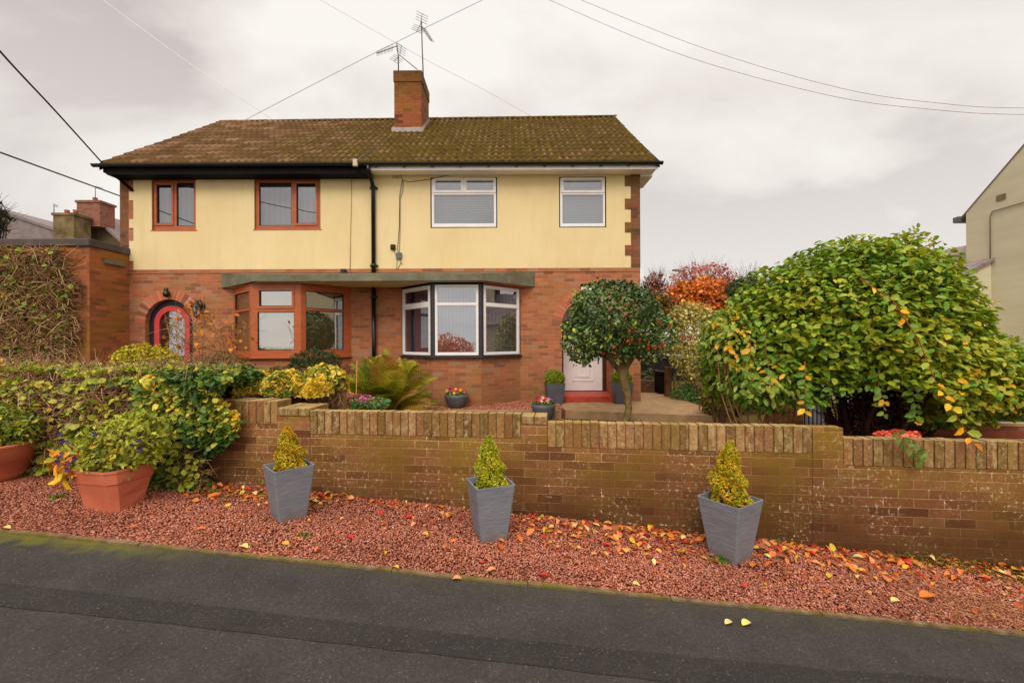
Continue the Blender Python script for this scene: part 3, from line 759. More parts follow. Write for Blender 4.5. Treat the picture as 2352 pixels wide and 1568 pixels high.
t = NT('roof_tile'); a = t.n('ShaderNodeAttribute', attribute_name='tint'); s = t.n('ShaderNodeSeparateColor'); t.put(a.outputs['Color'], s.inputs[0])
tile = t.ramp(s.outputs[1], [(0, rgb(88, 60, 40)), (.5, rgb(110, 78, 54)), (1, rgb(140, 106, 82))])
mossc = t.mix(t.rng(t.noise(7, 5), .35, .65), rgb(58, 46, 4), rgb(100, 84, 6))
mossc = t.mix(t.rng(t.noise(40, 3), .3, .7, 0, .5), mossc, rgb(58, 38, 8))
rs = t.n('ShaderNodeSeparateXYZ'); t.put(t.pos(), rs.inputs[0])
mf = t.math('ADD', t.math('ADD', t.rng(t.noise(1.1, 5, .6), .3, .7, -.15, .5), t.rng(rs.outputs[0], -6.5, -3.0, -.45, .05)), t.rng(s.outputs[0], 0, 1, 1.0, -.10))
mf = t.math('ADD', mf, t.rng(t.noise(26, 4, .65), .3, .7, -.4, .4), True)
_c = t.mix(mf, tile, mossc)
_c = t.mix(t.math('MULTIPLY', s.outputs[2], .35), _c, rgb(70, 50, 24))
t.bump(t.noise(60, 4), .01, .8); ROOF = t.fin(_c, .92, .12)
V, F, C = roof_mesh()
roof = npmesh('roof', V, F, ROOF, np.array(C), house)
mb = MB()    # underside, rear slope, ridge tiles and verges
mb.col = (.1, .4, .3, 1)
mb.add([(-8.43, RY, RZ-.03), (3.03, RY, RZ+.07), (3.03, 16.5, 3.62), (-8.43, 16.5, 3.62)], [(0, 1, 2, 3)])
mb.add([(-8.42, 8.94, 3.65), (3.02, 8.94, 3.65), (3.02, RY, RZ-.02), (-8.42, RY, RZ-.08)], [(0, 1, 2, 3)])
mb.build('rear_slope', ROOF, roof)
mb = MB(); x = -8.43
while x < 3.0:
    x1 = min(x+.45, 3.04); zr = RZ-.03+.10*(x+8.43)/11.46; mb.col = (random.uniform(.2, .6), random.random(), .2, 1)
    ring = lambda X, dz: [(X, RY+.13*math.cos(a_), zr-.055+dz+.085*math.sin(a_)) for a_ in [PI*j/6 for j in range(7)]]
    r0, r1 = ring(x, 0), ring(x1+.02, .01)
    mb.add(r0+r1, [(j, j+1, 8+j, 7+j) for j in range(6)], smooth=True); x = x1
mb.build('ridge_tile', ROOF, roof)
for X, m_, nm in ((-8.44, BLACK, 'bargeboard'), (3.035, BLACK, 'bargeboard')):
    mb = MB(); mb.add([(X-.012, 8.93, 3.55), (X-.012, RY, RZ-.15), (X-.012, RY, RZ+.0), (X-.012, 8.93, 3.69), (X+.012, 8.93, 3.55), (X+.012, RY, RZ-.15), (X+.012, RY, RZ+.0), (X+.012, 8.93, 3.69)],
        [(0, 1, 2, 3), (7, 6, 5, 4), (0, 4, 5, 1), (3, 2, 6, 7), (0, 3, 7, 4)]); mb.build(nm, m_, house)
# gutter, fascias
def gutter(x0, x1, nm):
    mb = MB(); out_ = []; n = 8; cy, cz, r0, r1 = 8.905, 3.655, .056, .050
    prof = [(cy+r0*math.cos(PI+PI*k/n), cz+r0*math.sin(PI+PI*k/n)) for k in range(n+1)]+[(cy+r1*math.cos(2*PI-PI*k/n), cz+r1*math.sin(2*PI-PI*k/n)) for k in range(n+1)]
    mb.loft([[(X, a, b) for a, b in prof] for X in (x0, x1)], True, True, False); return mb.build(nm, BLACKG, house)
gutter(-8.56, PARTY+.0, 'gutter'); gutter(PARTY+.002, 3.10, 'gutter')
mb = MB(); mb.box(-8.34, PARTY-.001, 8.965, 8.99, 3.47, 3.69); mb.box(-8.34, PARTY-.001, 8.99, FY-.02, 3.472, 3.49)
mb.box(-8.42, -8.34, 8.98, FY-.02, 3.52, 3.66); mb.build('black_fascia', BLACK, house)
mb = MB(); mb.box(PARTY+.001, 3.02, 8.965, 8.985, 3.535, 3.66); mb.box(PARTY+.001, 3.00, 8.985, FY-.02, 3.545, 3.56); mb.box(XR+.01, 3.01, FY-.02, 10.0, 3.5, 3.56)
mb.build('white_fascia', FASCW, house)
for k in range(11):
    X = PARTY+.15+k*.578; mb = MB(); mb.poly_prism([(X-.02, 3.585), (X+.02, 3.585), (X+.03, 3.62), (X-.03, 3.62)], 8.90, 8.964); mb.build('gutter_bracket', BLACKG, house)
# downpipe
px_ = PX(860, 500, FY)
mb = MB(); mb.tube([(px_-.0, 8.9, 3.61), (px_, 8.91, 3.52), (px_, 9.16, 3.36), (px_, 9.225, 3.22), (px_, 9.225, 1.46)], .043, 12)
mb.tube([(px_, 9.225, 1.158), (px_, 9.225, -1.2)], .043, 12)
for zc in (3.27, 1.62, .95, -.42):
    mb.tube([(px_, 9.225, zc-.035), (px_, 9.225, zc+.035)], .056, 12); mb.box(px_-.085, px_+.085, 9.25, 9.28, zc-.02, zc+.02)
mb.build('downpipe', BLACKG, house)
# chimney
CY0, CY1 = 11.34, 12.35; cx0, cx1 = PX(905.5, 230, CY0), PX(968, 230, CY0); CZT = PZ(936, 163, CY0)
mb = MB(); mb.box(cx0, cx1, CY0, CY1, 4.9, CZT-.28)
mb.box(cx0-.018, cx1+.018, CY0-.018, CY1+.018, CZT-.279, CZT)
ch = mb.build('chimney', BRICKC, house)
mb = MB(); zf = PZ(936, 299, CY0)
mb.box(cx0-.06, cx1+.06, CY0-.05, CY0-.002, zf-.07, zf+.05)
for X0, X1 in ((cx1+.002, cx1+.05), (cx0-.05, cx0-.002)):
    for k in range(6):
        Y0 = CY0+k*.17; mb.box(X0, X1, Y0, Y0+.17, zf-.1+k*.128, zf+.09+k*.128)
mb.build('lead_flashing', LEAD, ch)
mb = MB(); mb.box(cx0+.03, cx1-.03, CY0+.03, CY1-.03, CZT+.001, CZT+.03); mb.build('chimney_cap', LEAD, ch)

# ---- doors
def door_right():
    Y = 10.1; a, b = AR[0]-AR[1]+.02, AR[0]+AR[1]-.02; zt = 1.0
    fr = MB(); fr.plate(a, b, ZD-.01, 1.1, [(a+.10, b-.06, ZD, zt)], Y-.03, Y+.05); f = fr.build('door_frame', paint('maroon_frame', rgb(84, 36, 36), .5, .3), house)
    mb = MB(); u0, u1 = a+.103, b-.063; mb.plate(u0, u1, ZD+.003, zt-.003, [], Y, Y+.045); d = mb.build('door', WHITE, house, bevel=.004); d['label'] = 'white panelled front door'
    w = u1-u0; cx = (u0+u1)/2
    for z0, z1 in ((ZD+.22, ZD+.86), (ZD+1.0, ZD+1.85)):
        for ins, dp in ((0, .014), (.07, .010), (.10, .016)):
            mb = MB(); i0, i1 = u0+.20+ins, u1-.20-ins; mb.plate(i0, i1, z0+ins, z1-ins, [(i0+.022, i1-.022, z0+ins+.022, z1-ins-.022)], Y-dp, Y-.001); mb.build('panel_moulding', WHITE, d, bevel=.004)
    mb = MB(); hx, hz = u1-.09, ZD+.72; mb.box(hx-.015, hx+.015, Y-.012, Y-.001, hz-.1, hz+.12); mb.tube([(hx, Y-.01, hz+.05), (hx, Y-.05, hz+.05), (hx-.1, Y-.055, hz+.05)], .011, 8); mb.build('handle', STEEL, d)
    mb = MB(); mb.box(cx-.13, cx+.13, Y-.02, Y-.001, ZD+.93, ZD+.97); mb.build('letterbox', STEEL, d)
    mb = MB(); mb.box(AR[0]-AR[1]-.0, AR[0]+AR[1]+.0, FY-.16, Y-.031, ZU-.05, ZD-.012); mb.build('doorstep', REDST, house, bevel=.01)
def door_left():
    Y = FY+.11; cx, r_, zs_ = AL
    def arch(r0, n=20, zb=ZD-.3): return [(cx+r0*math.cos(PI*k/n), zs_+r0*math.sin(PI*k/n)) for k in range(n+1)]+[(cx-r0, zb), (cx+r0, zb)]
    mb = MB(); mb.poly_prism(arch(r_-.003), Y, Y+.06); d = mb.build('arched_door', paint('dark_door', rgb(40, 38, 48), .4, .4), house); d['label'] = 'dark arched front door with a red ring frame'
    n = 20
    o_, i_ = arch(r_-.13), arch(r_-.24)
    mb = MB(); k = len(o_)
    o3 = [(a, Y-.03, b) for a, b in o_[:-2]]; i3 = [(a, Y-.03, b) for a, b in i_[:-2]]
    o3 = [(cx+r_-.13, Y-.03, ZD-.1)]+o3+[(cx-r_+.13, Y-.03, ZD-.1)]; i3 = [(cx+r_-.24, Y-.03, ZD-.1)]+i3+[(cx-r_+.24, Y-.03, ZD-.1)]
    m_ = len(o3); vs = o3+i3+[(a, Y-.001, c) for a, b, c in o3]+[(a, Y-.001, c) for a, b, c in i3]
    fs = []
    for q in range(m_-1): fs += [(q, q+1, m_+q+1, m_+q), (2*m_+q, 2*m_+q+1, q+1, q), (m_+q, m_+q+1, 3*m_+q+1, 3*m_+q)]
    mb.add(vs, fs); mb.build('red_frame', RED, d)
    mb = MB(); mb.poly_prism(arch(r_-.25, zb=ZD+.1), Y-.012, Y-.004); mb.build('pane', GLR, d)
    mb = MB(); mb.poly_prism(arch(r_-.26, zb=ZD+.15), Y-.0035, Y-.001); mb.build('lace_panel', paint('lace', rgb(120, 116, 116), .8, .2, .5, 7), d)
    mb = MB(); mb.box(cx-r_+.14, cx+r_-.14, Y-.02, Y-.001, ZD-.1, ZD+.12); mb.build('kick_panel', RED, d)
door_right(); door_left()
mb = MB(); mb.box(AL[0]-.5, AL[0]+.5, FY-.15, FY+.1, ZL, ZD-.3); mb.build('doorstep', REDST, house)

# ------------------------------------------------------------------ foliage helpers
def nrm(a): return a/np.maximum(1e-9, np.linalg.norm(a, axis=-1, keepdims=True))
def wob(p, f, seed=0):
    x, y, z = p[..., 0]*f, p[..., 1]*f, p[..., 2]*f
    return (np.sin(x*1.7+y*.9+seed)+np.sin(y*2.1-z*1.3+seed*2.3)+np.sin(z*1.9+x*1.1+seed*.7)+np.sin((x+y+z)*2.7+seed*1.9)*.6)/3.6
def leaf_arrays(Pts, D, Nn, Ln, Wd, fold=.25, curl=.15):
    """base points, length direction, face normal, length, half width -> 6 vertices, 2 quads a leaf"""
    D = nrm(D); Sd = nrm(np.cross(D, Nn)); Nn = nrm(np.cross(Sd, D)); Ln = Ln[:, None]; Wd = Wd[:, None]
    b = Pts; t_ = Pts+D*Ln-Nn*Ln*curl
    def side(s_, a, w): return Pts+D*Ln*a+Sd*Wd*s_*w+Nn*Wd*fold*w-Nn*Ln*curl*a*a*.5
    V = np.stack([b, side(-1, .28, .9), side(-1, .68, .85), t_, side(1, .68, .85), side(1, .28, .9)], 1)
    n = len(Pts); F = np.array([(0, 3, 2, 1), (0, 5, 4, 3)])[None]+6*np.arange(n)[:, None, None]
    return V.reshape(-1, 3), F.reshape(-1, 4)
def pick(pal, n, clump=None):
    """pal: [(r,g,b,weight)]"""
    w = np.array([p[3] for p in pal], float); w /= w.sum(); c = np.array([[lin(v) for v in p[:3]] for p in pal])
    u = rng.uniform(0, 1, n)
    if clump is not None: u = np.clip(u*.55+clump*.45, 0, .9999)
    i = np.searchsorted(np.cumsum(w), u, side='right').clip(0, len(pal)-1)
    return c[i]*rng.uniform(.78, 1.18, (n, 1))
def blob_points(blobs, dens_in=.35, bump=.12, seed=1, low=-1.0):
    """blobs: (cx,cy,cz, rx,ry,rz, n) -> points on lumpy shells and their outward directions"""
    PP, NN = [], []
    for bi, (cx, cy, cz, rx, ry, rz, n) in enumerate(blobs):
        d = nrm(rng.normal(size=(n, 3))); d = d[d[:, 2] > low]
        n = len(d); rad = np.where(rng.uniform(0, 1, n) < dens_in, rng.uniform(.35, .95, n), rng.uniform(.86, 1.04, n))
        rad = rad*(1+bump*wob(d, 4.5, seed+bi)+bump*.6*wob(d, 11, seed+bi*3))
        p = np.array([cx, cy, cz])+d*rad[:, None]*np.array([rx, ry, rz])
        ins = np.zeros(n, bool)
        for bj, (ax, ay, az, sx, sy, sz, _) in enumerate(blobs):
            if bj != bi: ins |= (((p-np.array([ax, ay, az]))/np.array([sx, sy, sz])*1.25)**2).sum(1) < 1
        p, d = p[~ins], d[~ins]
        PP.append(p); NN.append(nrm(d/np.array([rx, ry, rz])))
    return np.concatenate(PP), np.concatenate(NN)
def leaves(name, Pts, Nn, size, pal, mat, parent=None, droop=.5, width=.32, jit=.6, fold=.25, curl=.15, world=True, clumpf=2.2, flat=False):
    n = len(Pts); r_ = rng.normal(size=(n, 3))
    D = nrm(Nn*.55+r_*jit+np.array([0, 0, -droop])); nn = nrm(Nn+np.array([0, 0, .5])+rng.normal(size=(n, 3))*jit*.6)
    if flat:
        r_[:, 2] *= .35; D = nrm(Nn*np.array([.5, .5, .1])+r_*.75+np.array([0, 0, -droop])); nn = nrm(Nn*.55+np.array([0, 0, .75])+rng.normal(size=(n, 3))*.32)
    Ln = size*rng.uniform(.65, 1.25, n); Wd = Ln*width*rng.uniform(.85, 1.15, n)
    V, F = leaf_arrays(Pts-D*Ln[:, None]*.4, D, nn, Ln, Wd, fold, curl)
    cl = np.clip(.5+.8*wob(Pts, clumpf, 3), 0, 1)
    o = npmesh(name, V, F, mat, np.repeat(pick(pal, n, cl), 2, axis=0), parent, world)
    return o
def twigs(name, A, D, Ln, rad, pal, mat=None, parent=None, bend=.35, world=True, taper=.45):
    """3-sided two-segment twigs"""
    n = len(A); D = nrm(D); B = nrm(np.cross(D, rng.normal(size=(n, 3)))); Cc = np.cross(D, B); Ln = Ln[:, None]
    mid = A+D*Ln*.5+B*Ln*bend*rng.uniform(-.5, .5, (n, 1)); end = A+D*Ln+Cc*Ln*bend*rng.uniform(-.5, .5, (n, 1))
    V = []
    for c, k in ((A, 1.), (mid, .75), (end, taper)):
        for a in (0, 2*PI/3, 4*PI/3): V.append(c+(B*math.cos(a)+Cc*math.sin(a))*rad*k)
    V = np.stack(V, 1); F = []
    for s_ in (0, 3):
        for k in range(3): F.append((s_+k, s_+(k+1) % 3, s_+3+(k+1) % 3, s_+3+k))
    F = np.array(F)[None]+9*np.arange(n)[:, None, None]
    return npmesh(name, V.reshape(-1, 3), F.reshape(-1, 4), mat or TWIG, np.repeat(pick(pal, n), 6, axis=0), parent, world)
TWB = [(120, 92, 66, 3), (150, 116, 84, 3), (98, 74, 50, 2), (176, 144, 108, 1.5)]
def limb(mb, a, b, r0, r1, w=.04, n=6, sides=8):
    a, b = Vector(a), Vector(b); d = b-a; pts, rs = [], []
    ph = random.uniform(0, 6)
    for i in range(n+1):
        f = i/n; q = a+d*f+Vector((math.sin(f*5+ph), math.cos(f*4+ph*2), 0))*w*math.sin(PI*f); pts.append(q); rs.append(r0+(r1-r0)*f)
    mb.tube(pts, rs, sides)
def bush(name, label, cat, blobs, size, pal, mat=LEAF, ground=None, n_stem=5, stem_r=.012, twig_n=120, group=None, base=None, **kw):
    """shrub: an Empty at its foot > foliage, branches"""
    c = blobs[0]; g = ZL if ground is None else ground
    bx = base or (c[0], c[1])
    t_ = thing(name, label, cat, (bx[0], bx[1], g), group=group)
    lkw = {k: kw.pop(k) for k in ('dens_in', 'bump', 'seed', 'low') if k in kw}
    Pt, Nn = blob_points(blobs, **lkw)
    leaves('foliage', Pt, Nn, size, pal, mat, t_, **kw)
    mb = MB(); tc_ = (118, 90, 62); mb.col = (lin(tc_[0]), lin(tc_[1]), lin(tc_[2]), 1)
    for k in range(n_stem):
        bl = blobs[k % len(blobs)]; a = random.uniform(0, 2*PI)
        limb(mb, (bx[0]+.12*bl[3]*math.cos(a), bx[1]+.12*bl[4]*math.sin(a), g-.03), (bl[0]+.6*bl[3]*math.cos(a), bl[1]+.5*bl[4]*math.sin(a), bl[2]+.35*bl[5]), stem_r, stem_r*.4, .03, 5, 6)
    mb.build('stems', TWIG, t_)
    if twig_n:
        i = rng.choice(len(Pt), twig_n); A = np.array([[blobs[0][0], blobs[0][1], blobs[0][2]-blobs[0][5]*.3]])*.45+Pt[i]*.55
        twigs('twigs', A, Pt[i]-A, np.linalg.norm(Pt[i]-A, axis=1), stem_r*.45, TWB, parent=t_)
    return t_

# ------------------------------------------------------------------ right: big broad-leaved shrub overhanging the wall
BIG = [(250, 200, 44, 1)]
palB = [(60, 92, 20, 2), (94, 126, 30, 4), (122, 146, 36, 5), (104, 144, 48, 3.5), (144, 156, 42, 4.5), (164, 160, 44, 2.8), (186, 186, 104, .7), (206, 160, 32, .9), (186, 116, 30, .35)]
def c3(x, y, Y, rx, rz, ry, n): q = P(x, y, Y); return (q.x, q.y, q.z, rx*Y/1000, ry, rz*Y/1000, n)
big = [c3(1965, 760, 4.75, 215, 205, .9, 11000), c3(1835, 790, 4.85, 170, 188, .8, 4600), c3(2150, 860, 4.45, 175, 118, .6, 4600), c3(2040, 672, 4.7, 105, 125, .7, 1900),
       c3(1700, 835, 4.95, 84, 120, .5, 1500), c3(2090, 880, 4.3, 150, 90, .5, 1900), c3(2300, 885, 4.3, 100, 72, .45, 1300), c3(2125, 740, 4.6, 95, 100, .5, 1600)]
bs = thing('broadleaf_shrub', 'huge rounded green shrub with yellowing oval leaves overhanging the right end of the wall', 'shrub', (PX(1985, 985, 4.75), 4.75, ZL))
Pt, Nn = blob_points([(*q[:6], int(q[6]*1.45)) for q in big], dens_in=.25, bump=.075, seed=4)
# the crown is clipped open underneath
def under(Q): return Q[:, 2] > np.interp(Q[:, 0], [1.9, 2.4, 3.1, 3.3, 3.9, 4.2, 6], [-.64, -.70, -.64, -.47, -.50, -.92, -.9])+.07*np.sin(Q[:, 0]*9+Q[:, 1]*5)
keep = under(Pt)
Pt, Nn = Pt[keep], Nn[keep]
leaves('foliage', Pt, Nn, .076, palB, LEAF, bs, droop=.28, width=.33, clumpf=1.6, flat=True)
inn = [(a, b, c, d*.74, e*.74, f_*.74, n//3) for a, b, c, d, e, f_, n in big]
Pi, Ni = blob_points(inn, dens_in=.2, bump=.1, seed=14); keep = under(Pi-np.array([0, 0, .1])); leaves('inner_foliage', Pi[keep], Ni[keep], .15, palB, LEAF, bs, droop=.3, width=.4)
mb = MB(); mb.col = (lin(70), lin(44), lin(30), 1)
b0 = P(1985, 1000, 4.75)
for k in range(16):
    a = 2*PI*k/16; r_ = random.uniform(.4, .95)
    limb(mb, (b0.x+.2*math.cos(a), 4.75+.16*math.sin(a), ZL-.05), (b0.x+.2+r_*1.2*math.cos(a), 4.75+.75*r_*math.sin(a), random.uniform(-.3, .7)), .034, .010, .07, 7, 7)
mb.build('trunk', TWIG, bs)
n = 1500; a = rng.uniform(0, 2*PI, n); rr = rng.uniform(0, .36, n)
A = np.stack([b0.x+.03+rr*np.cos(a)*1.15, 4.7+rr*np.sin(a), rng.uniform(-1.25, -.5, n)], 1)
twigs('twigs', A, nrm(rng.normal(size=(n, 3))+np.array([0, 0, .4])), rng.uniform(.1, .34, n), .0055, [(74, 44, 32, 3), (92, 58, 40, 2), (54, 34, 26, 2)], parent=bs)
# long arching shoots with big yellow leaves
def shoot(nm, pts, parent, size, pal, n=26, r_=.007, spread=.05):
    mb = MB(); mb.col = (lin(140), lin(84), lin(44), 1); mb.tube(pts, [r_*(1-.7*i/(len(pts)-1)) for i in range(len(pts))], 6); o = mb.build(nm, TWIG, parent)
    pts = [Vector(p) for p in pts]; Q, D = [], []
    for i in range(n):
        f = (.08+.92*i/n)*(len(pts)-1); k = min(int(f), len(pts)-2); q = pts[k].lerp(pts[k+1], f-k); Q.append(q); D.append(pts[k+1]-pts[k])
    Q = np.array([tuple(q) for q in Q]); D = nrm(np.array([tuple(q) for q in D])); sgn = np.where(np.arange(n) % 2 == 0, 1., -1.)[:, None]
    sd_ = nrm(np.cross(D, np.array([0, -1., .2])))
    DD = nrm(D*.5+sd_*sgn+rng.normal(size=(n, 3))*.25); NN2 = nrm(np.array([0, -.9, .5])+rng.normal(size=(n, 3))*.35)
    Ln = size*rng.uniform(.7, 1.2, n); V, F = leaf_arrays(Q, DD, NN2, Ln, Ln*.30)
    npmesh('leaf_spray', V, F, LEAF, np.repeat(pick(pal, n), 2, axis=0), o)
palY = [(216, 160, 30, 4), (190, 170, 50, 3), (130, 150, 50, 3), (96, 130, 44, 3), (200, 120, 30, 1)]
shoot('shoot', [P(x, y, Y) for x, y, Y in ((1975, 640, 3.72), (2050, 690, 3.66), (2110, 780, 3.62), (2150, 880, 3.55), (2200, 960, 3.45), (2245, 1030, 3.36))], bs, .09, palY, 26)
shoot('shoot', [P(x, y, Y) for x, y, Y in ((2040, 570, 4.6), (2065, 545, 4.6), (2095, 530, 4.6), (2110, 522, 4.6))], bs, .07, [(90, 120, 40, 3), (120, 140, 50, 2)], 12, .004)
shoot('shoot', [P(x, y, Y) for x, y, Y in ((2215, 720, 4.2), (2260, 700, 4.2), (2300, 692, 4.2))], bs, .06, [(170, 150, 70, 3), (190, 170, 90, 2)], 7, .003)
for x, y0, y1 in ((1760, 760, 900), (1845, 830, 955), (2095, 880, 975), (1720, 790, 925), (2020, 850, 960)):
    shoot('shoot', [P(x+random.uniform(-6, 6)+i*3, y0+(y1-y0)*i/3, 4.0+.02*i) for i in range(4)], bs, .085, [(110, 140, 44, 3), (80, 120, 36, 3), (200, 160, 40, 2)], 14, .005)
shoot('shoot', [P(x, y, 3.40) for x, y in ((2055, 985), (2075, 1015), (2100, 1040), (2125, 1062))], bs, .07, [(70, 96, 30, 3), (96, 120, 44, 2)], 16, .004)

# second shrub with bare lower stems, just left of it
sm = [c3(1745, 880, 4.55, 82, 66, .35, 800), c3(1672, 790, 4.75, 56, 80, .35, 700)]
bs2 = thing('stemmed_shrub', 'smaller leafy shrub on many bare brown stems behind the wall, left of the huge shrub', 'shrub', (PX(1745, 975, 4.5), 4.5, ZL))
Pt, Nn = blob_points(sm, dens_in=.5, bump=.18, seed=9)
leaves('foliage', Pt, Nn, .075, [(84, 120, 40, 4), (120, 146, 60, 3), (150, 160, 76, 2), (206, 160, 40, 1.3)], LEAF, bs2, droop=.7, width=.3, jit=.5)
mb = MB(); mb.col = (lin(134), lin(92), lin(62), 1)
for k in range(13):
    x0 = 1700+k*8; b = P(x0, 985, 4.45+.02*k); e_ = P(1640+k*16+random.uniform(-12, 12), random.uniform(780, 870), 4.6)
    limb(mb, (b.x, b.y, ZL), e_, .013, .005, .05, 6, 6)
mb.build('stems', TWIG, bs2)

# ------------------------------------------------------------------ holly standard
HY = 7.1
ho = thing('holly_tree', 'small round-headed holly tree with dark glossy leaves and red berries on a bare trunk', 'tree', (PX(1440, 965, HY), HY, ZL))
tb = P(1438, 968, HY); tt = P(1432, 850, HY)
mb = MB(); mb.tube([(tb.x-.02, HY, ZL-.05), (tb.x, HY, ZL+.12), (tb.x+.045, HY, ZL+.32), (tb.x+.02, HY, -.85), (tt.x, HY, -.62), (tt.x+.0, HY, -.4)], [.09, .062, .055, .060, .072, .085], 12)
for a, b_ in (((0, 0, -.55), (-.5, .1, .1)), ((0, 0, -.5), (.45, -.1, .15)), ((0, 0, -.5), (.05, .3, .5)), ((0, 0, -.45), (-.2, -.3, .3)), ((.0, 0, -.5), (.3, .3, 0))):
    limb(mb, (tt.x+a[0], HY+a[1], a[2]), (tt.x+b_[0], HY+b_[1], b_[2]), .05, .02, .03)
mb.tube([(tb.x+.02, HY-.05, ZL+.04), (tb.x+.13, HY-.1, ZL+.09), (tb.x+.2, HY-.12, ZL+.17)], [.04, .025, .014], 6)
mb.build('trunk', BARK, ho)
hb = [c3(1402, 738, HY, 94, 86, .66, 4600), c3(1488, 768, HY, 58, 64, .45, 1700), c3(1338, 772, HY, 44, 62, .42, 1500), c3(1405, 690, HY, 84, 44, .5, 1300), c3(1465, 710, HY, 44, 50, .4, 700)]
Pt, Nn = blob_points(hb, dens_in=.3, bump=.2, seed=2)
leaves('foliage', Pt, Nn, .068, [(36, 58, 24, 3), (52, 78, 32, 5), (70, 96, 40, 4), (94, 118, 60, 3), (124, 142, 92, 1.8), (148, 160, 56, 1.3)], GLEAF, ho, droop=.3, width=.3, jit=.8, fold=.5)
for k_ in range(16):
    i = rng.integers(len(Pt)); p0, n0 = Vector(Pt[i]), Vector(Nn[i]); n0 = (n0+Vector((0, 0, .7))).normalized()
    if p0.z < -.2: continue
    shoot('stray_shoot', [p0-n0*.05, p0+n0*.05, p0+n0*random.uniform(.09, .17)], ho, .055, [(84, 112, 50, 3), (130, 150, 56, 2)], 9, .004)
k = rng.choice(len(Pt), 620); sel = Pt[k]; w_ = np.exp(-((sel[:, 2]-.05)/.22)**2)+.12; ok_ = (rng.uniform(0, 1, len(k)) < w_) & (sel[:, 1] < HY)
leaves('young_leaves', sel[ok_]+Nn[k][ok_]*.03, Nn[k][ok_], .07, [(150, 170, 50, 3), (176, 186, 70, 2), (128, 150, 40, 2)], LEAF, ho, droop=.1, jit=.7)
mb = MB()
for i in range(26):
    x, y = random.gauss(1462, 44), random.gauss(772, 24)
    q = P(x, y, HY); d_ = 1-((q.x-tt.x-.1)/.95)**2; yy = HY-.62*math.sqrt(max(.05, d_))*random.uniform(.9, 1.02)
    for _ in range(4):
        mb.col = (lin(176), lin(28), lin(24), 1); a = [random.uniform(-.022, .022) for _ in range(3)]
        mb.lathe([(0, -.013), (.009, -.006), (.011, 0), (.009, .006), (0, .011)], 6, (q.x+a[0], yy+a[1], q.z+a[2]))
mb.build('berries', TINT, ho)

# ------------------------------------------------------------------ fern, cane and other plants against the house
fe = thing('fern', 'big yellow-green fern with arching fronds between the two bay windows', 'fern', (PX(890, 935, 7.5), 7.5, ZL))
f0 = Vector((PX(888, 935, 7.5), 7.5, ZL+.02))
FV, FF, FC = [], [], []
for k in range(170):
    a = rng.uniform(0, 2*PI); el = rng.uniform(.45, 1.5); Lf = rng.uniform(.7, 1.45)*(.68+.32*math.sin(el)); hx, hy = (math.cos(a)*math.cos(el)*1.0+rng.normal(0, .05)), math.sin(a)*math.cos(el)*.7
    col = np.array([lin(v) for v in random.choice([(134, 146, 36), (160, 162, 48), (112, 132, 32), (178, 170, 66), (92, 112, 30), (146, 110, 50)])]); m = 26
    pts = []; tw_ = np.array([rng.normal(0, .45), rng.normal(0, .45), 1.])
    for i in range(m+1):
        f = i/m; pts.append(np.array([f0.x+hx*Lf*f*(1+.25*f), f0.y+hy*Lf*f*(1+.25*f), f0.z+Lf*(.15+.85*math.sin(el))*(f-.52*f*f*(1.5-el*.55))*1.42]))
    for i in range(2, m):
        d_ = pts[i+1]-pts[i-1]; d_ /= np.linalg.norm(d_); up = tw_; s_ = np.cross(d_, up); s_ /= max(1e-6, np.linalg.norm(s_)); nn = np.cross(s_, d_)
        ln = .20*math.sin(PI*min(1, (i/m)*.93+.07))**.7*Lf
        for sg in (-1, 1):
            p0 = pts[i]; tip = p0+s_*sg*ln+d_*ln*.45-nn*ln*.18; wv = d_*.0115*Lf; b_ = len(FV); mid = p0*.5+tip*.5+nn*.01
            FV += [p0-wv*.6, mid-wv, tip, mid+wv*.9]; FF.append((b_, b_+1, b_+2, b_+3)); FC.append(col*rng.uniform(.75, 1.2))
    for i in range(0, m, 2):
        d_ = pts[min(i+2, m)]-pts[i]; s_ = np.cross(d_, [0, 0, 1.]); s_ = s_/max(1e-6, np.linalg.norm(s_))*.005; b_ = len(FV)
        FV += [pts[i]-s_, pts[i]+s_, pts[min(i+2, m)]+s_, pts[min(i+2, m)]-s_]; FF.append((b_, b_+1, b_+2, b_+3)); FC.append(col*.8)
npmesh('fronds', np.array(FV), np.array(FF), LEAF, np.array(FC), fe)
mb = MB(); mb.col = (lin(96), lin(66), lin(36), 1); mb.lathe([(.22, -.02), (.17, .06), (.08, .12), (0, .14)], 14, tuple(f0)); mb.build('crown', TWIG, fe)
mb = MB(); mb.tube([(PX(820, 830, 6.2), 6.2, PZ(820, 828, 6.2)), (PX(816, 915, 6.2), 6.2, ZL)], .008, 6)
tag(mb.build('bamboo_cane', paint('cane', rgb(190, 130, 66), .6, .2)), 'thin tan bamboo cane standing upright in front of the fern', 'cane')

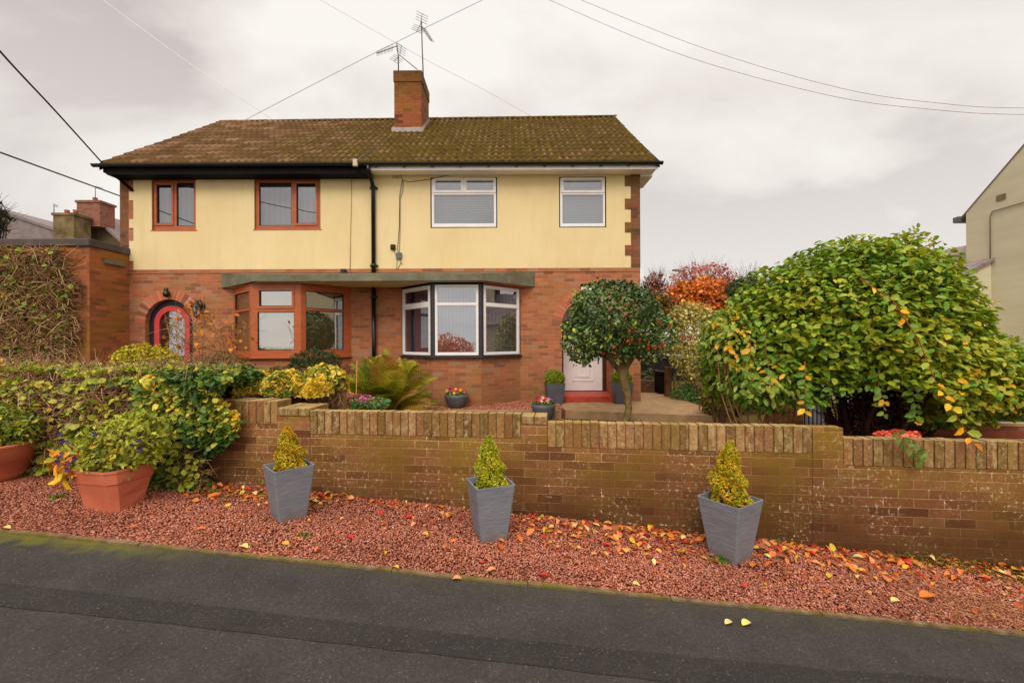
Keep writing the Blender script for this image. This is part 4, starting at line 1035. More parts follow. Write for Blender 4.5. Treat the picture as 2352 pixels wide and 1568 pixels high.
# brown bracken clump behind the fern's left side
bush('golden_shrub', 'rounded bright yellow-green shrub below the arched door', 'shrub', [c3(332, 836, 7.6, 68, 46, .42, 2600), c3(310, 862, 7.6, 60, 40, .4, 900)], .05,
     [(150, 150, 20, 4), (176, 172, 26, 4), (120, 126, 20, 3), (190, 160, 30, 1)], droop=.1, jit=.6)
bush('dark_conifer', 'low dark green spreading conifer under the right side of the orange-brown bay', 'shrub', [c3(724, 840, 7.6, 56, 38, .35, 3000), c3(690, 866, 7.6, 44, 36, .35, 900)], .055,
     [(34, 56, 24, 4), (48, 74, 30, 4), (64, 90, 34, 2)], droop=-.3, width=.14, jit=.5)
bush('small_green_shrub', 'small green shrub with a few yellow leaves below the orange-brown bay', 'shrub', [c3(640, 868, 7.9, 30, 28, .25, 700), c3(650, 890, 7.6, 34, 24, .25, 500)], .05,
     [(96, 110, 30, 4), (70, 90, 28, 3), (190, 150, 36, .7)], droop=.1)
bush('brown_heath_shrub', 'low olive and brown twiggy shrub below the left end of the orange-brown bay', 'shrub', [c3(505, 838, 7.9, 62, 32, .3, 1500), c3(560, 856, 7.8, 40, 24, .3, 700), c3(450, 850, 7.7, 36, 30, .3, 600)], .045,
     [(92, 82, 32, 4), (112, 98, 44, 3), (72, 74, 26, 3), (140, 100, 50, 1)], droop=-.2, width=.2, twig_n=300)
bush('bronze_bush', 'rusty brown dying-back plant between the dark conifer and the fern', 'shrub', [c3(795, 880, 7.9, 34, 40, .3, 900)], .06, [(120, 84, 40, 3), (96, 64, 30, 3), (104, 100, 34, 2)], width=.15, jit=.8, twig_n=150)
# bare shrub with the last orange leaves
bt_ = thing('bare_shrub', 'nearly bare twiggy shrub with a few orange leaves in front of the arched door', 'shrub', (PX(470, 860, 6.4), 6.4, ZL))
b0 = P(476, 860, 6.4); n = 0; tips = []
mb = MB(); mb.col = (lin(150), lin(112), lin(74), 1)
for k in range(9):
    x = 476+(k-4)*8; top = P(476+(k-4)*24+random.uniform(-10, 10), random.uniform(715, 790), 6.4+random.uniform(-.3, .3)); limb(mb, (PX(x, 900, 6.4), 6.4, ZL), top, .011, .004, .05, 6, 5); tips.append((P(x, 860, 6.4), top))
mb.build('stems', TWIG, bt_)
A, D = [], []
for a, b in tips:
    for _ in range(22):
        q = a.lerp(b, random.uniform(.35, 1)); A.append(tuple(q)); D.append((random.uniform(-1, 1), random.uniform(-.7, .7), random.uniform(-.1, 1)))
A, D = np.array(A), nrm(np.array(D)); Ln = rng.uniform(.12, .42, len(A))
twigs('twigs', A, D, Ln, .0045, [(160, 122, 82, 3), (130, 96, 62, 2), (180, 144, 100, 1)], parent=bt_)
e_ = A+D*Ln[:, None]; k = rng.choice(len(e_), 75); leaves('leaves', e_[k], D[k], .085, [(196, 124, 34, 4), (170, 96, 40, 2), (200, 150, 60, 2)], DLEAF, bt_, droop=.6, width=.36)
# leaning right: purple and pink flowers by the fern
bush('pink_flower_plant', 'low plant with dusky pink leaves and purple-pink flowers beside the cane', 'plant', [c3(800, 915, 5.6, 30, 14, .15, 450)], .035, [(150, 92, 90, 3), (170, 110, 104, 2), (120, 76, 70, 2)], twig_n=60, ground=ZL)
fl = bush('heather_clump', 'low green clump with small magenta flowers in front of the fern', 'plant', [c3(850, 926, 5.4, 44, 14, .18, 700)], .035, [(84, 112, 56, 3), (64, 128, 84, 2), (110, 120, 50, 2)], twig_n=40)
Pt, Nn = blob_points([c3(838, 915, 5.35, 18, 8, .08, 80)]); leaves('flowers', Pt, Nn, .03, [(190, 90, 170, 3), (214, 120, 190, 2)], LEAF, fl, width=.5)

# ------------------------------------------------------------------ left: hedge, ivy, garage
ivyG = [(96, 120, 36, 3), (126, 148, 46, 3), (156, 168, 58, 3), (178, 176, 70, 2), (54, 80, 36, 1.5), (206, 166, 60, 1)]
TWH = [(160, 118, 86, 3), (184, 142, 108, 3), (130, 94, 66, 3), (202, 164, 128, 1.5), (104, 74, 50, 1.5)]
hd = thing('hedge', 'scruffy hedge of bare brown twigs topped by pale green leaves, left of the ivy', 'hedge', (0, 3.9, 0), -TH)
u0, u1 = -7.6, U(505)
def topz(u): return -.30+.03*np.sin(u*3.3)-.02*np.sin(u*7.1)-.04*np.clip((u+4.0), 0, 1.5)
# dark woody core
mb = MB(); NU, NV = 50, 10; rings = []
for i in range(NU+1):
    u = u0+(u1-.12-u0)*i/NU; zt = float(topz(u))-.07
    rings.append([(u, -.16+.03*math.sin(u*9), -1.6), (u, -.20+.03*math.sin(u*7), -.9), (u, -.16, zt-.1), (u, -.06, zt), (u, .34, zt), (u, .46, zt-.12), (u, .46, -1.6)])
mb.col = (lin(70), lin(50), lin(34), 1); mb.loft(rings, True, True); mb.build('woody_core', paint('hedge_core', rgb(62, 44, 30), .95, .05, .35, 14, 1.), hd, world=False)
def hedge_surf(n, depth=.05):
    u = rng.uniform(u0, u1, n); k = rng.uniform(0, 1, n); zt = topz(u)
    front = k < .64; z = np.where(front, -1.55+(zt+1.5)*rng.uniform(0, 1, n)**.8, zt+rng.normal(0, .022, n)); w = np.where(front, -.24+rng.normal(0, .03, n)+.05*wob(np.stack([u, u*0, z], 1), 5), rng.uniform(-.22, .45, n))
    Nn = np.where(front[:, None], np.array([0, -1, .25]), np.array([0, -.2, 1.])); return np.stack([u, w, z], 1), Nn, front
A, Nn, fr = hedge_surf(9500)
D = nrm(rng.normal(size=A.shape)*np.array([1, .35, .8])+np.array([.3, 0, .1])); twigs('twigs', A-D*.1, D, rng.uniform(.10, .34, len(A)), .0042, TWH, parent=hd, world=False, bend=.5)
A, Nn, fr = hedge_surf(9500); keep = (~fr) | (rng.uniform(0, 1, len(A)) < .34+.5*(wob(A, 3.3, 5) > .15)+.35*(A[:, 2] > topz(A[:, 0])-.12)+.5*(A[:, 2] < -.95))
A, Nn = A[keep], Nn[keep]
leaves('foliage', A+Nn*.03, Nn, .062, ivyG, LEAF, hd, droop=.1, width=.42, jit=.6, world=False, clumpf=5)
palV = [(38, 66, 34, 3), (58, 92, 46, 4), (80, 112, 50, 3), (110, 134, 54, 2.2), (176, 170, 64, 2.4), (210, 194, 90, 1.6), (204, 166, 48, 1.2)]
iv = thing('variegated_ivy', 'dark green and cream ivy cascading down the left end of the wall to the gravel', 'ivy', (0, 3.9, 0), -TH)
n = 6800; s_ = rng.uniform(0, 1, n); z = -1.52+1.2*s_
cu_ = U(450)+.12*np.sin(z*6)+.06*np.sin(z*13); hw = .20+.30*s_+.04*np.sin(z*17)
u = cu_+.04+hw*rng.uniform(-1, 1, n); w = -.30+.10*((u-cu_)/hw)**2+rng.normal(0, .03, n)+.07*(1-s_)+.04*wob(np.stack([u, u*0, z], 1), 7)
A1 = np.stack([u, w, z], 1); N1 = np.tile(np.array([0, -1, .35]), (n, 1))
n2 = 2600; u = rng.uniform(U(400), U(545), n2); A2 = np.stack([u, rng.uniform(-.28, .4, n2), topz(u)+.0+rng.normal(0, .03, n2)], 1); N2 = np.tile(np.array([0, -.3, 1.]), (n2, 1))
leaves('foliage', np.concatenate([A1, A2]), np.concatenate([N1, N2]), .062, palV, LEAF, iv, droop=.35, width=.42, jit=.5, world=False, clumpf=4.5)
mb = MB(); mb.col = (lin(96), lin(72), lin(46), 1)
for k in range(9): limb(mb, (U(450)+random.uniform(-.15, .15), -.12, -1.62), (U(450)+random.uniform(-.45, .45), -.18, -.45), .012, .005, .05, 6, 5)
mb.build('vines', TWIG, iv, world=False)
palYV = [(176, 160, 44, 3), (206, 186, 70, 3), (216, 200, 110, 1.6), (110, 126, 44, 2.5), (70, 96, 40, 2), (196, 150, 40, 1.2)]
iv2 = thing('golden_ivy', 'cream and yellow variegated ivy spilling along the wall top left of the first pier', 'ivy', (0, 3.9, 0), -TH)
n = 4600; f = rng.uniform(0, 1, n); u = U(515)+(U(700)-U(515))*f; zc = -.50+.02*np.sin(u*9)-.03*f; a = rng.uniform(-.3, PI+.2, n); r_ = .17*(1+.25*np.sin(u*17))*(1-.25*f)
A = np.stack([u, .42+.25*f+r_*np.cos(a)*1.5, zc+r_*np.sin(a)], 1); Nn = np.stack([0*u, np.cos(a), np.sin(a)], 1)
leaves('foliage', A, Nn, .058, palYV, LEAF, iv2, droop=.2, width=.42, jit=.6, world=False, clumpf=7)
twigs('vines', np.stack([u[:160], .45+f[:160]*.2, zc[:160]-.05], 1), rng.normal(size=(160, 3)), rng.uniform(.1, .25, 160), .004, TWH, parent=iv2, world=False)
# short inner wall between the gardens with its own ivy mound
iw = thing('inner_wall', 'short inner brick wall with upright bricks on top, behind the golden ivy', 'wall', (PX(735, 930, 4.95), 4.95, ZL))
x0, x1 = PX(560, 930, 4.9), PX(800, 930, 4.9); zt = PZ(735, 899, 4.9)
mb = MB(); mb.box(x0, x1, 4.9, 5.0, -1.5, zt-.20); mb.build('brickwork', WALLB, iw)
mb = MB()
nk = int((x1-x0)/.075)
for k in range(nk):
    c = random.choice(cope_cols); g = random.uniform(.75, 1.0); mb.col = (lin(c[0])*g, lin(c[1])*g, lin(c[2])*g, .35); a = x0+k*.075; mb.box(a+.003, a+.071, 4.895+random.uniform(0, .005), 5.0, zt-.198, zt+random.uniform(-.005, .005))
mb.build('coping', COPE, iw, bevel=.004)
bush('ivy_mound', 'mound of yellow-edged ivy and bare stems on the end of the inner wall', 'ivy', [c3(745, 872, 4.85, 42, 34, .2, 1500), c3(715, 880, 4.9, 30, 26, .2, 500)], .058, palYV, ground=zt, width=.42, jit=.6, twig_n=260, low=-.7, clumpf=6, base=(PX(740, 900, 4.95), 4.95))
# garage
TWG = [(158, 116, 80, 3), (184, 142, 102, 3), (126, 90, 60, 3), (204, 164, 122, 1.5), (104, 74, 50, 1.5)]
GY, GX = 8.42, -8.17; gz = 1.99
ga = thing('garage', 'flat-roofed brick garage on the left, its front covered by climbing stems', 'garage', (-10.3, 10.5, ZL))
mb = MB(); mb.box(-13, GX, GY, 13.5, -1.6, gz-.12); mb.build('brick_wall', BRICKG, ga)
mb = MB(); mb.box(-13.05, GX+.04, GY-.05, 13.55, gz-.119, gz+.03); mb.build('roof', paint('bitumen', rgb(92, 82, 78), .8, .2, .2, 3, .5), ga, bevel=.02)
mb = MB(); mb.box(GX+.001, GX+.06, 8.72, 9.15, 1.60, 1.68); mb.build('wall_bracket', CONC, ga)
cl = thing('garage_creeper', 'mass of bare brown creeper stems with scattered green leaves covering the garage front', 'climber', (-10, GY, ZL))
def gsurf(n):
    x = rng.uniform(-12.2, GX-.0, n); z = rng.uniform(-1.4, gz-.18, n)
    keep = x < GX-.28+.14*np.sin(z*2.3)+.08*np.sin(z*7)
    keep = keep & (z < gz-.14)
    x, z = x[keep], z[keep]; return np.stack([x, GY-.05-.06*np.abs(wob(np.stack([x, x*0, z], 1), 3))-rng.uniform(0, .1, len(x)), z], 1)
A = gsurf(9500); dd = nrm(rng.normal(size=A.shape)*np.array([1.0, .15, .55])+np.array([.0, 0, -.25])); LL = rng.uniform(.18, .6, len(A)); LL = np.minimum(LL, np.where(dd[:, 2] > .02, (gz-.1-A[:, 2])/np.maximum(.02, dd[:, 2]), 9)); LL = np.minimum(LL, np.where(dd[:, 0] > .02, (GX-.05-A[:, 0])/np.maximum(.02, dd[:, 0]), 9)); twigs('stems', A, dd, LL, .0085, TWG, parent=cl, bend=.5)
A = gsurf(3400); A[:, 1] -= .05; keep = rng.uniform(0, 1, len(A)) < .5+.5*(wob(A, 2.2, 2) > .0); A = A[keep]
leaves('foliage', A, np.tile(np.array([0, -1, .3]), (len(A), 1)), .085, [(96, 118, 36, 3), (130, 146, 46, 2), (70, 92, 34, 3), (170, 150, 60, 1), (176, 96, 54, .6)], LEAF, cl, width=.42, droop=.3)

# ------------------------------------------------------------------ pots
def square_planter(name, label, loc, rz, wt, wb, h, mat, group, rim=.012):
    t_ = thing(name, label, 'planter', loc, rz, group)
    def ring(w, z, r_=.012):
        h_ = w/2; return [(-h_, -h_+r_, z), (-h_+r_, -h_, z), (h_-r_, -h_, z), (h_, -h_+r_, z), (h_, h_-r_, z), (h_-r_, h_, z), (-h_+r_, h_, z), (-h_, h_-r_, z)]
    mb = MB(); mb.loft([ring(wb, 0), ring(wb+(wt-wb)*.5, h*.5), ring(wt, h), ring(wt-2*rim, h), ring(wt-2*rim-.02, h-.08)], cap0=True)
    o = mb.build('pot', mat, t_, world=False)
    mb = MB(); mb.slab([(a, b) for a, b, _ in ring(wt-2*rim-.015, 0)], h-.09, h-.05); mb.build('soil', SOIL, t_, world=False)
    return t_
GRP = 'tall grey planters in front of the wall'; GRC = 'clipped cone conifers in the grey planters'
palC = [[(196, 154, 30, 3), (178, 160, 40, 4), (150, 148, 36, 3), (206, 160, 46, 1.5), (120, 126, 34, 1.2)], [(168, 172, 40, 4), (144, 156, 36, 4), (184, 172, 42, 2), (112, 130, 34, 2)], [(184, 160, 36, 3), (160, 162, 38, 4), (200, 146, 36, 1.8), (128, 142, 34, 2)]]
specs = [((641, 1207), 74, 'tall square grey planter standing nearest the ivy, leftmost of the three', 'golden-brown cone conifer growing in the planter nearest the ivy', (630, 1068), (726, 1068), 978),
         ((1106, 1251), 72, 'tall square grey planter in the middle of the three on the gravel', 'bright green cone conifer growing in the middle grey planter', (1073, 1095), (1188, 1108), 1000),
         ((1690, 1303), 38, 'tall square grey planter nearest the camera, rightmost of the three', 'orange-tinged cone conifer growing in the rightmost grey planter', (1605, 1130), (1755, 1143), 1014)]
for i, (fc, rzd, lb, lb2, a_, b_, ty) in enumerate(specs):
    f = onG(*fc); wb, wt, h = .215, (.318, .318, .345)[i], (.455, .455, .475)[i]
    # the near corner touches the measured base point
    rz = math.radians((44, 21, 33)[i])
    cn = Matrix.Rotation(rz, 3, 'Z') @ Vector((-wb/2, -wb/2, 0)); loc = (f.x-cn.x, f.y-cn.y, f.z-.01)
    square_planter('square_planter', lb, loc, rz, wt, wb, h, PGREY, GRP)
    cz = loc[2]+h-.06; x_, y_ = loc[0], loc[1]; H_ = PZ(1176, ty, y_)-cz
    co = thing('cone_conifer', lb2, 'conifer', (x_, y_, cz), group=GRC)
    n = 5200; zf = rng.uniform(0, 1, n)**1.25; a = rng.uniform(0, 2*PI, n)
    prof = np.interp(zf, [0, .15, .4, .7, .88, 1], [.098, .110, .096, .062, .032, .010])*(1, 1.0, 1.15)[i]
    lump = 1+.16*np.sin(zf*17+a*2+i)+.12*np.sin(a*5+zf*9+i*2)
    rr = prof*lump*np.where(rng.uniform(0, 1, n) < .25, rng.uniform(.4, 1, n), rng.uniform(.88, 1.08, n))
    A = np.stack([x_+rr*np.cos(a)+.012*np.sin(zf*5+i), y_+rr*np.sin(a), cz+zf*H_], 1); Nn = np.stack([np.cos(a), np.sin(a), .7+0*a], 1)
    leaves('foliage', A, Nn, .021, palC[i], LEAF, co, droop=-.35, width=.32, jit=.55, clumpf=16)
    mb = MB(); mb.tube([(x_, y_, cz-.03), (x_+.005, y_, cz+H_*.8)], [.012, .004], 6); mb.build('trunk', BARKD, co)
# terracotta trough and bowl
tr = onG(268, 1190)
tp = thing('terracotta_planter', 'large square terracotta planter full of leafy plants in front of the ivy', 'planter', (tr.x-.05, tr.y+.18, tr.z))
def oct_ring(pts, z): return [(a, b, z) for a, b in pts]
def lerp2(A, B, f): return [(a[0]*(1-f)+b[0]*f, a[1]*(1-f)+b[1]*f) for a, b in zip(A, B)]
g = lambda x, y, z: (P(x, y, 1).x*(z/P(x, y, 1).z), z/P(x, y, 1).z)
ztop = G(tr.x, tr.y)+.37
a, b, c = g(150, 1080, ztop), g(250, 1087, ztop), g(374, 1055, ztop)
zb_ = tr.z-.01; d0, e0, f0_ = g(187, 1180, zb_), g(268, 1190, zb_), g(336, 1158, zb_)
def quad(A, B, C, k=.13):
    D_ = (A[0]+C[0]-B[0], A[1]+C[1]-B[1]); q = [A, B, C, D_]; o = []
    for i in range(4):
        p, pr, nx_ = q[i], q[i-1], q[(i+1) % 4]
        o.append((p[0]+(pr[0]-p[0])*k, p[1]+(pr[1]-p[1])*k)); o.append((p[0]+(nx_[0]-p[0])*k, p[1]+(nx_[1]-p[1])*k))
    return o
T_, B_ = quad(a, b, c), quad(d0, e0, f0_); cen = (sum(q[0] for q in T_)/8, sum(q[1] for q in T_)/8)
sh = lambda R, s_: [(cen[0]+(x-cen[0])*s_, cen[1]+(y-cen[1])*s_) for x, y in R]
mb = MB(); zz_ = lambda f: zb_+(ztop-zb_)*f
mb.loft([oct_ring(B_, zb_), oct_ring(lerp2(B_, sh(T_, .93), .4), zz_(.4)), oct_ring(lerp2(B_, sh(T_, .955), .75), zz_(.70)), oct_ring(sh(lerp2(B_, T_, .77), 1.0), zz_(.72)), oct_ring(sh(T_, .97), zz_(.93)), oct_ring(T_, zz_(.955)), oct_ring(T_, ztop), oct_ring(sh(T_, .93), ztop), oct_ring(sh(T_, .88), zz_(.8))], cap0=True)
mb.build('pot', TERRA, tp)
mb = MB(); mb.slab(sh(T_, .89)[::1], zz_(.78), zz_(.84)); mb.build('soil', SOIL, tp)
lp = bush('leafy_bedding_plant', 'bushy light green plant with purple flowers growing in the square terracotta planter', 'plant',
     [(cen[0]+.04, cen[1]+.04, ztop+.14, .32, .24, .22, 1500), (cen[0]+.16, cen[1]+.05, ztop+.25, .22, .2, .2, 700), (cen[0]-.18, cen[1], ztop+.08, .18, .18, .14, 380)], .055,
     [(116, 132, 38, 3), (142, 154, 50, 4), (164, 170, 66, 3), (92, 110, 34, 2), (204, 172, 50, 1.6)], ground=zz_(.82), bump=.3, width=.22, jit=.7, droop=.15, base=cen, clumpf=6)
mb = MB()
for _ in range(15):
    a = random.uniform(PI, 2*PI); x, y, z = cen[0]+.38*math.cos(a)*random.uniform(.5, 1), cen[1]-.02+.30*math.sin(a), ztop+random.uniform(.04, .36)
    for k in range(5):
        an = 2*PI*k/5; mb.col = (lin(52), lin(28), lin(112), 1); mb.add([(x, y, z), (x+.018*math.cos(an-.5), y-.006, z+.018*math.sin(an-.5)), (x+.026*math.cos(an), y-.012, z+.026*math.sin(an)), (x+.018*math.cos(an+.5), y-.006, z+.018*math.sin(an+.5))], [(0, 1, 2, 3)])
mb.build('purple_flowers', LEAF, lp)
Pq, Nq = blob_points([(cen[0]-.27, cen[1]-.12, ztop+.06, .17, .12, .10, 46)]); leaves('yellow_leaves', Pq, Nq, .10, [(206, 166, 56, 3), (176, 112, 62, 2), (196, 140, 50, 2), (140, 140, 50, 2)], DLEAF, lp, width=.26, droop=.4)
q = g(125, 1105, zz_(.8)); shoot('drooping_leaf', [(cen[0]-.25, cen[1]-.12, ztop+.02), (q[0]+.08, q[1]+.02, ztop-.03), (q[0], q[1], ztop-.13)], lp, .12, [(224, 190, 30, 3), (214, 150, 30, 1)], 5, .004)
bw = onG(0, 1140); BX, BYc = -4.82, bw.y+.30
bz = G(BX, BYc)
tb2 = thing('terracotta_bowl', 'round terracotta bowl cut by the left edge of the picture', 'planter', (BX, BYc, bz))
mb = MB(); mb.lathe([(0, 0), (.20, 0), (.235, .06), (.285, .20), (.295, .205), (.31, .29), (.335, .33), (.345, .345), (.335, .358), (.30, .352), (.285, .29)], 40, (BX, BYc, bz)); mb.build('pot', TERRA, tb2)
mb = MB(); mb.lathe([(.292, 0), (0, .015)], 30, (BX, BYc, bz+.30)); mb.build('soil', SOIL, tb2)
bush('bowl_plant', 'loose green and yellow plant growing in the round terracotta bowl', 'plant', [(BX+.06, BYc, bz+.48, .34, .25, .22, 1900)], .05, [(84, 110, 34, 3), (110, 130, 44, 3), (150, 150, 50, 1.5), (60, 84, 30, 2)], ground=bz+.3, width=.24, jit=.8, twig_n=60)

# grey round bowls with pansies
def bowl(loc, r_, h, lb, lb2, pal):
    t_ = thing('flower_bowl', lb, 'planter', loc, group='round grey bowls of pansies')
    mb = MB(); mb.lathe([(0, 0), (r_*.50, 0), (r_*.60, h*.08), (r_*.84, h*.45), (r_*.97, h*.8), (r_, h), (r_*.95, h), (r_*.90, h*.85)], 32); mb.build('pot', SMOOTHG, t_, world=False)
    mb = MB(); mb.lathe([(r_*.91, h*.86), (0, h*.9)], 24); mb.build('soil', SOIL, t_, world=False)
    f_ = thing('pansies', lb2, 'flowers', (loc[0], loc[1], loc[2]+h*.9), group='pansies in the grey bowls')
    Pt, Nn = blob_points([(loc[0], loc[1], loc[2]+h*.98, r_*.85, r_*.85, .07, 500)], low=-.1); leaves('leaves', Pt, Nn, .04, [(76, 104, 36, 3), (100, 126, 46, 2)], LEAF, f_, droop=-.1, width=.36)
    mb = MB()
    for k in range(15):
        a = random.uniform(0, 2*PI); rr = r_*.8*random.random()**.5; x, y, z = loc[0]+rr*math.cos(a), loc[1]+rr*math.sin(a), loc[2]+h+random.uniform(.05, .11)
        c = random.choice(pal); mb.col = (lin(c[0]), lin(c[1]), lin(c[2]), 1)
        for j in range(5):
            an = 2*PI*j/5; mb.add([(x, y, z), (x+.024*math.cos(an-.6), y-.012, z+.024*math.sin(an-.6)), (x+.036*math.cos(an), y-.02, z+.036*math.sin(an)), (x+.024*math.cos(an+.6), y-.012, z+.024*math.sin(an+.6))], [(0, 1, 2, 3)])
    mb.build('flowers', LEAF, f_)
q = P(1048, 942, 8.3); bowl((q.x, 8.35, ZU-.0), .235, .27, 'round grey bowl of pansies below the white framed bay window', 'pink, purple and yellow pansies in the bowl below the white bay', [(220, 50, 120), (90, 60, 150), (226, 190, 40), (210, 70, 140)])
q = P(1249, 960, 7.7); bowl((q.x, 7.75, ZL+.0), .22, .31, 'round grey bowl of pansies in front of the planter left of the door', 'pink and white pansies in the bowl in front of the door planter', [(214, 40, 80), (222, 140, 190), (100, 70, 150), (230, 200, 220), (214, 40, 100)])
# dark square planters with box balls each side of the door
for x, Y, lb, lb2 in ((1274, 9.0, 'dark grey square planter standing left of the white door', 'clipped green box ball in the planter left of the white door'), (1428, 9.0, 'dark grey square planter standing right of the doorstep, behind the holly trunk', 'clipped green box ball in the planter right of the doorstep')):
    X = PX(x, 920, Y); square_planter('door_planter', lb, (X, Y, ZU), .05, .39, .29, .42, SMOOTHG, 'dark planters either side of the white door')
    bb_ = thing('box_ball', lb2, 'shrub', (X, Y, ZU+.36), group='box balls by the door')
    Pt, Nn = blob_points([(X, Y, ZU+.50, .205, .205, .18, 2600)], dens_in=.2, bump=.04); leaves('foliage', Pt, Nn, .03, [(104, 128, 30, 3), (128, 148, 40, 3), (80, 104, 28, 2)], LEAF, bb_, droop=-.2, width=.35, jit=.5)
    mb = MB(); mb.tube([(X, Y, ZU+.33), (X, Y, ZU+.5)], .015, 6); mb.build('stem', BARKD, bb_)

# ------------------------------------------------------------------ background trees and shrubs on the right
def tree(name, label, px_, py_, Y, rpx, n, size, pal, ground=ZL, mat=LEAF, trunk=.12, extra=(), **kw):
    bl = [c3(px_, py_, Y, rpx[0], rpx[1], rpx[0]*Y/1400, n)]+[c3(a, b, Y, c_, d_, c_*Y/1200, m) for a, b, c_, d_, m in extra]
    t_ = thing(name, label, 'tree', (bl[0][0], Y, ground))
    Pt, Nn = blob_points(bl, dens_in=kw.pop('dens_in', .6), bump=.25, seed=int(px_)); leaves('crown', Pt, Nn, size, pal, mat, t_, jit=.9, **kw)
    mb = MB(); mb.col = (lin(96), lin(74), lin(60), 1); c_ = bl[0]
    mb.tube([(c_[0], Y, ground-.1), (c_[0]+.1, Y, (ground+c_[2])/2), (c_[0], Y, c_[2])], [trunk, trunk*.75, trunk*.5], 8)
    for k in range(26):
        q = Pt[rng.integers(len(Pt))]; limb(mb, (c_[0], Y, ground+(c_[2]-ground)*random.uniform(.5, 1)), tuple(q), trunk*.3, trunk*.05, .1, 5, 5)
    mb.build('trunk', TWIG, t_)
    i = rng.choice(len(Pt), 500); A = Pt[i]; d = nrm(A-np.array([c_[0], Y, c_[2]-c_[5]])); twigs('twigs', A-d*.6, d, rng.uniform(.7, 1.3, 500)*size*5, trunk*.06, [(110, 84, 72, 1), (90, 66, 56, 1)], parent=t_)
tree('autumn_tree', 'bright orange autumn tree between the house corner and the huge shrub', 1615, 690, 24, (78, 46), 5200, .24, [(196, 124, 44, 4), (180, 100, 44, 3), (208, 150, 60, 2), (150, 78, 44, 1.5)], extra=[(1545, 715, 34, 46, 1600), (1680, 715, 44, 60, 1800)])
tree('red_leaved_tree', 'thin red and pink leaved tree rising behind the orange tree', 1612, 652, 33, (70, 46), 1700, .24, [(166, 92, 92, 3), (186, 124, 124, 3), (146, 72, 80, 2), (170, 130, 122, 2)], extra=[(1655, 645, 36, 30, 420)], dens_in=.5)
tree('bare_pink_tree', 'sparse dusky pink tree against the sky right beside the house corner', 1504, 660, 30, (26, 34), 480, .22, [(150, 96, 92, 3), (128, 84, 80, 2), (170, 116, 104, 1)], dens_in=.5)
tree('olive_tree', 'dark olive green tree crown below the pink tree at the house corner', 1510, 716, 22, (40, 40), 1700, .2, [(84, 74, 24, 3), (108, 92, 26, 3), (150, 96, 30, 1), (60, 64, 24, 2)])
tree('dark_evergreen', 'dark evergreen sprig showing left of the top of the huge shrub', 1712, 668, 16, (40, 30), 700, .2, [(46, 78, 36, 3), (66, 100, 44, 2)], width=.2)
bush('variegated_shrub', 'tall pale cream-green variegated shrub between the holly and the huge shrub', 'shrub', [c3(1605, 790, 9.3, 68, 90, .6, 4200), c3(1575, 740, 9.2, 40, 46, .4, 1300), c3(1660, 860, 9.2, 40, 60, .4, 1100)], .062,
     [(150, 150, 84, 4), (186, 180, 120, 3), (116, 124, 60, 3), (206, 200, 150, 1.2), (110, 96, 50, 1)], twig_n=250, jit=.8, width=.3)
bush('brown_twiggy_shrub', 'tangle of bare brown stems and lime leaves below the variegated shrub', 'shrub', [c3(1650, 870, 6.6, 46, 60, .35, 420)], .05, [(150, 160, 60, 3), (120, 130, 50, 2), (160, 110, 60, 1)], twig_n=420, stem_r=.012, n_stem=9)
bush('blue_green_shrub', 'low blue-green feathery shrub at the foot of the trellis', 'shrub', [c3(1585, 912, 9.6, 42, 30, .4, 2200)], .06, [(70, 110, 60, 3), (92, 134, 80, 3), (50, 84, 50, 2)], width=.2, jit=.9, droop=-.2, ground=ZU)
bush('dark_laurel', 'dark grey-green bush in shade beyond the corner of the house', 'shrub', [c3(1500, 878, 12.5, 36, 30, .5, 1800)], .08, [(56, 70, 50, 3), (78, 92, 70, 2), (40, 52, 36, 3)])
bush('green_bank_shrub', 'mixed olive undergrowth filling behind the stems of the smaller leafy shrub', 'shrub', [c3(1660, 925, 7.6, 50, 34, .4, 1500), c3(1720, 900, 9, 60, 60, .5, 1500)], .06, [(84, 84, 34, 3), (110, 100, 44, 3), (70, 66, 30, 3), (130, 84, 44, 1)], twig_n=200)
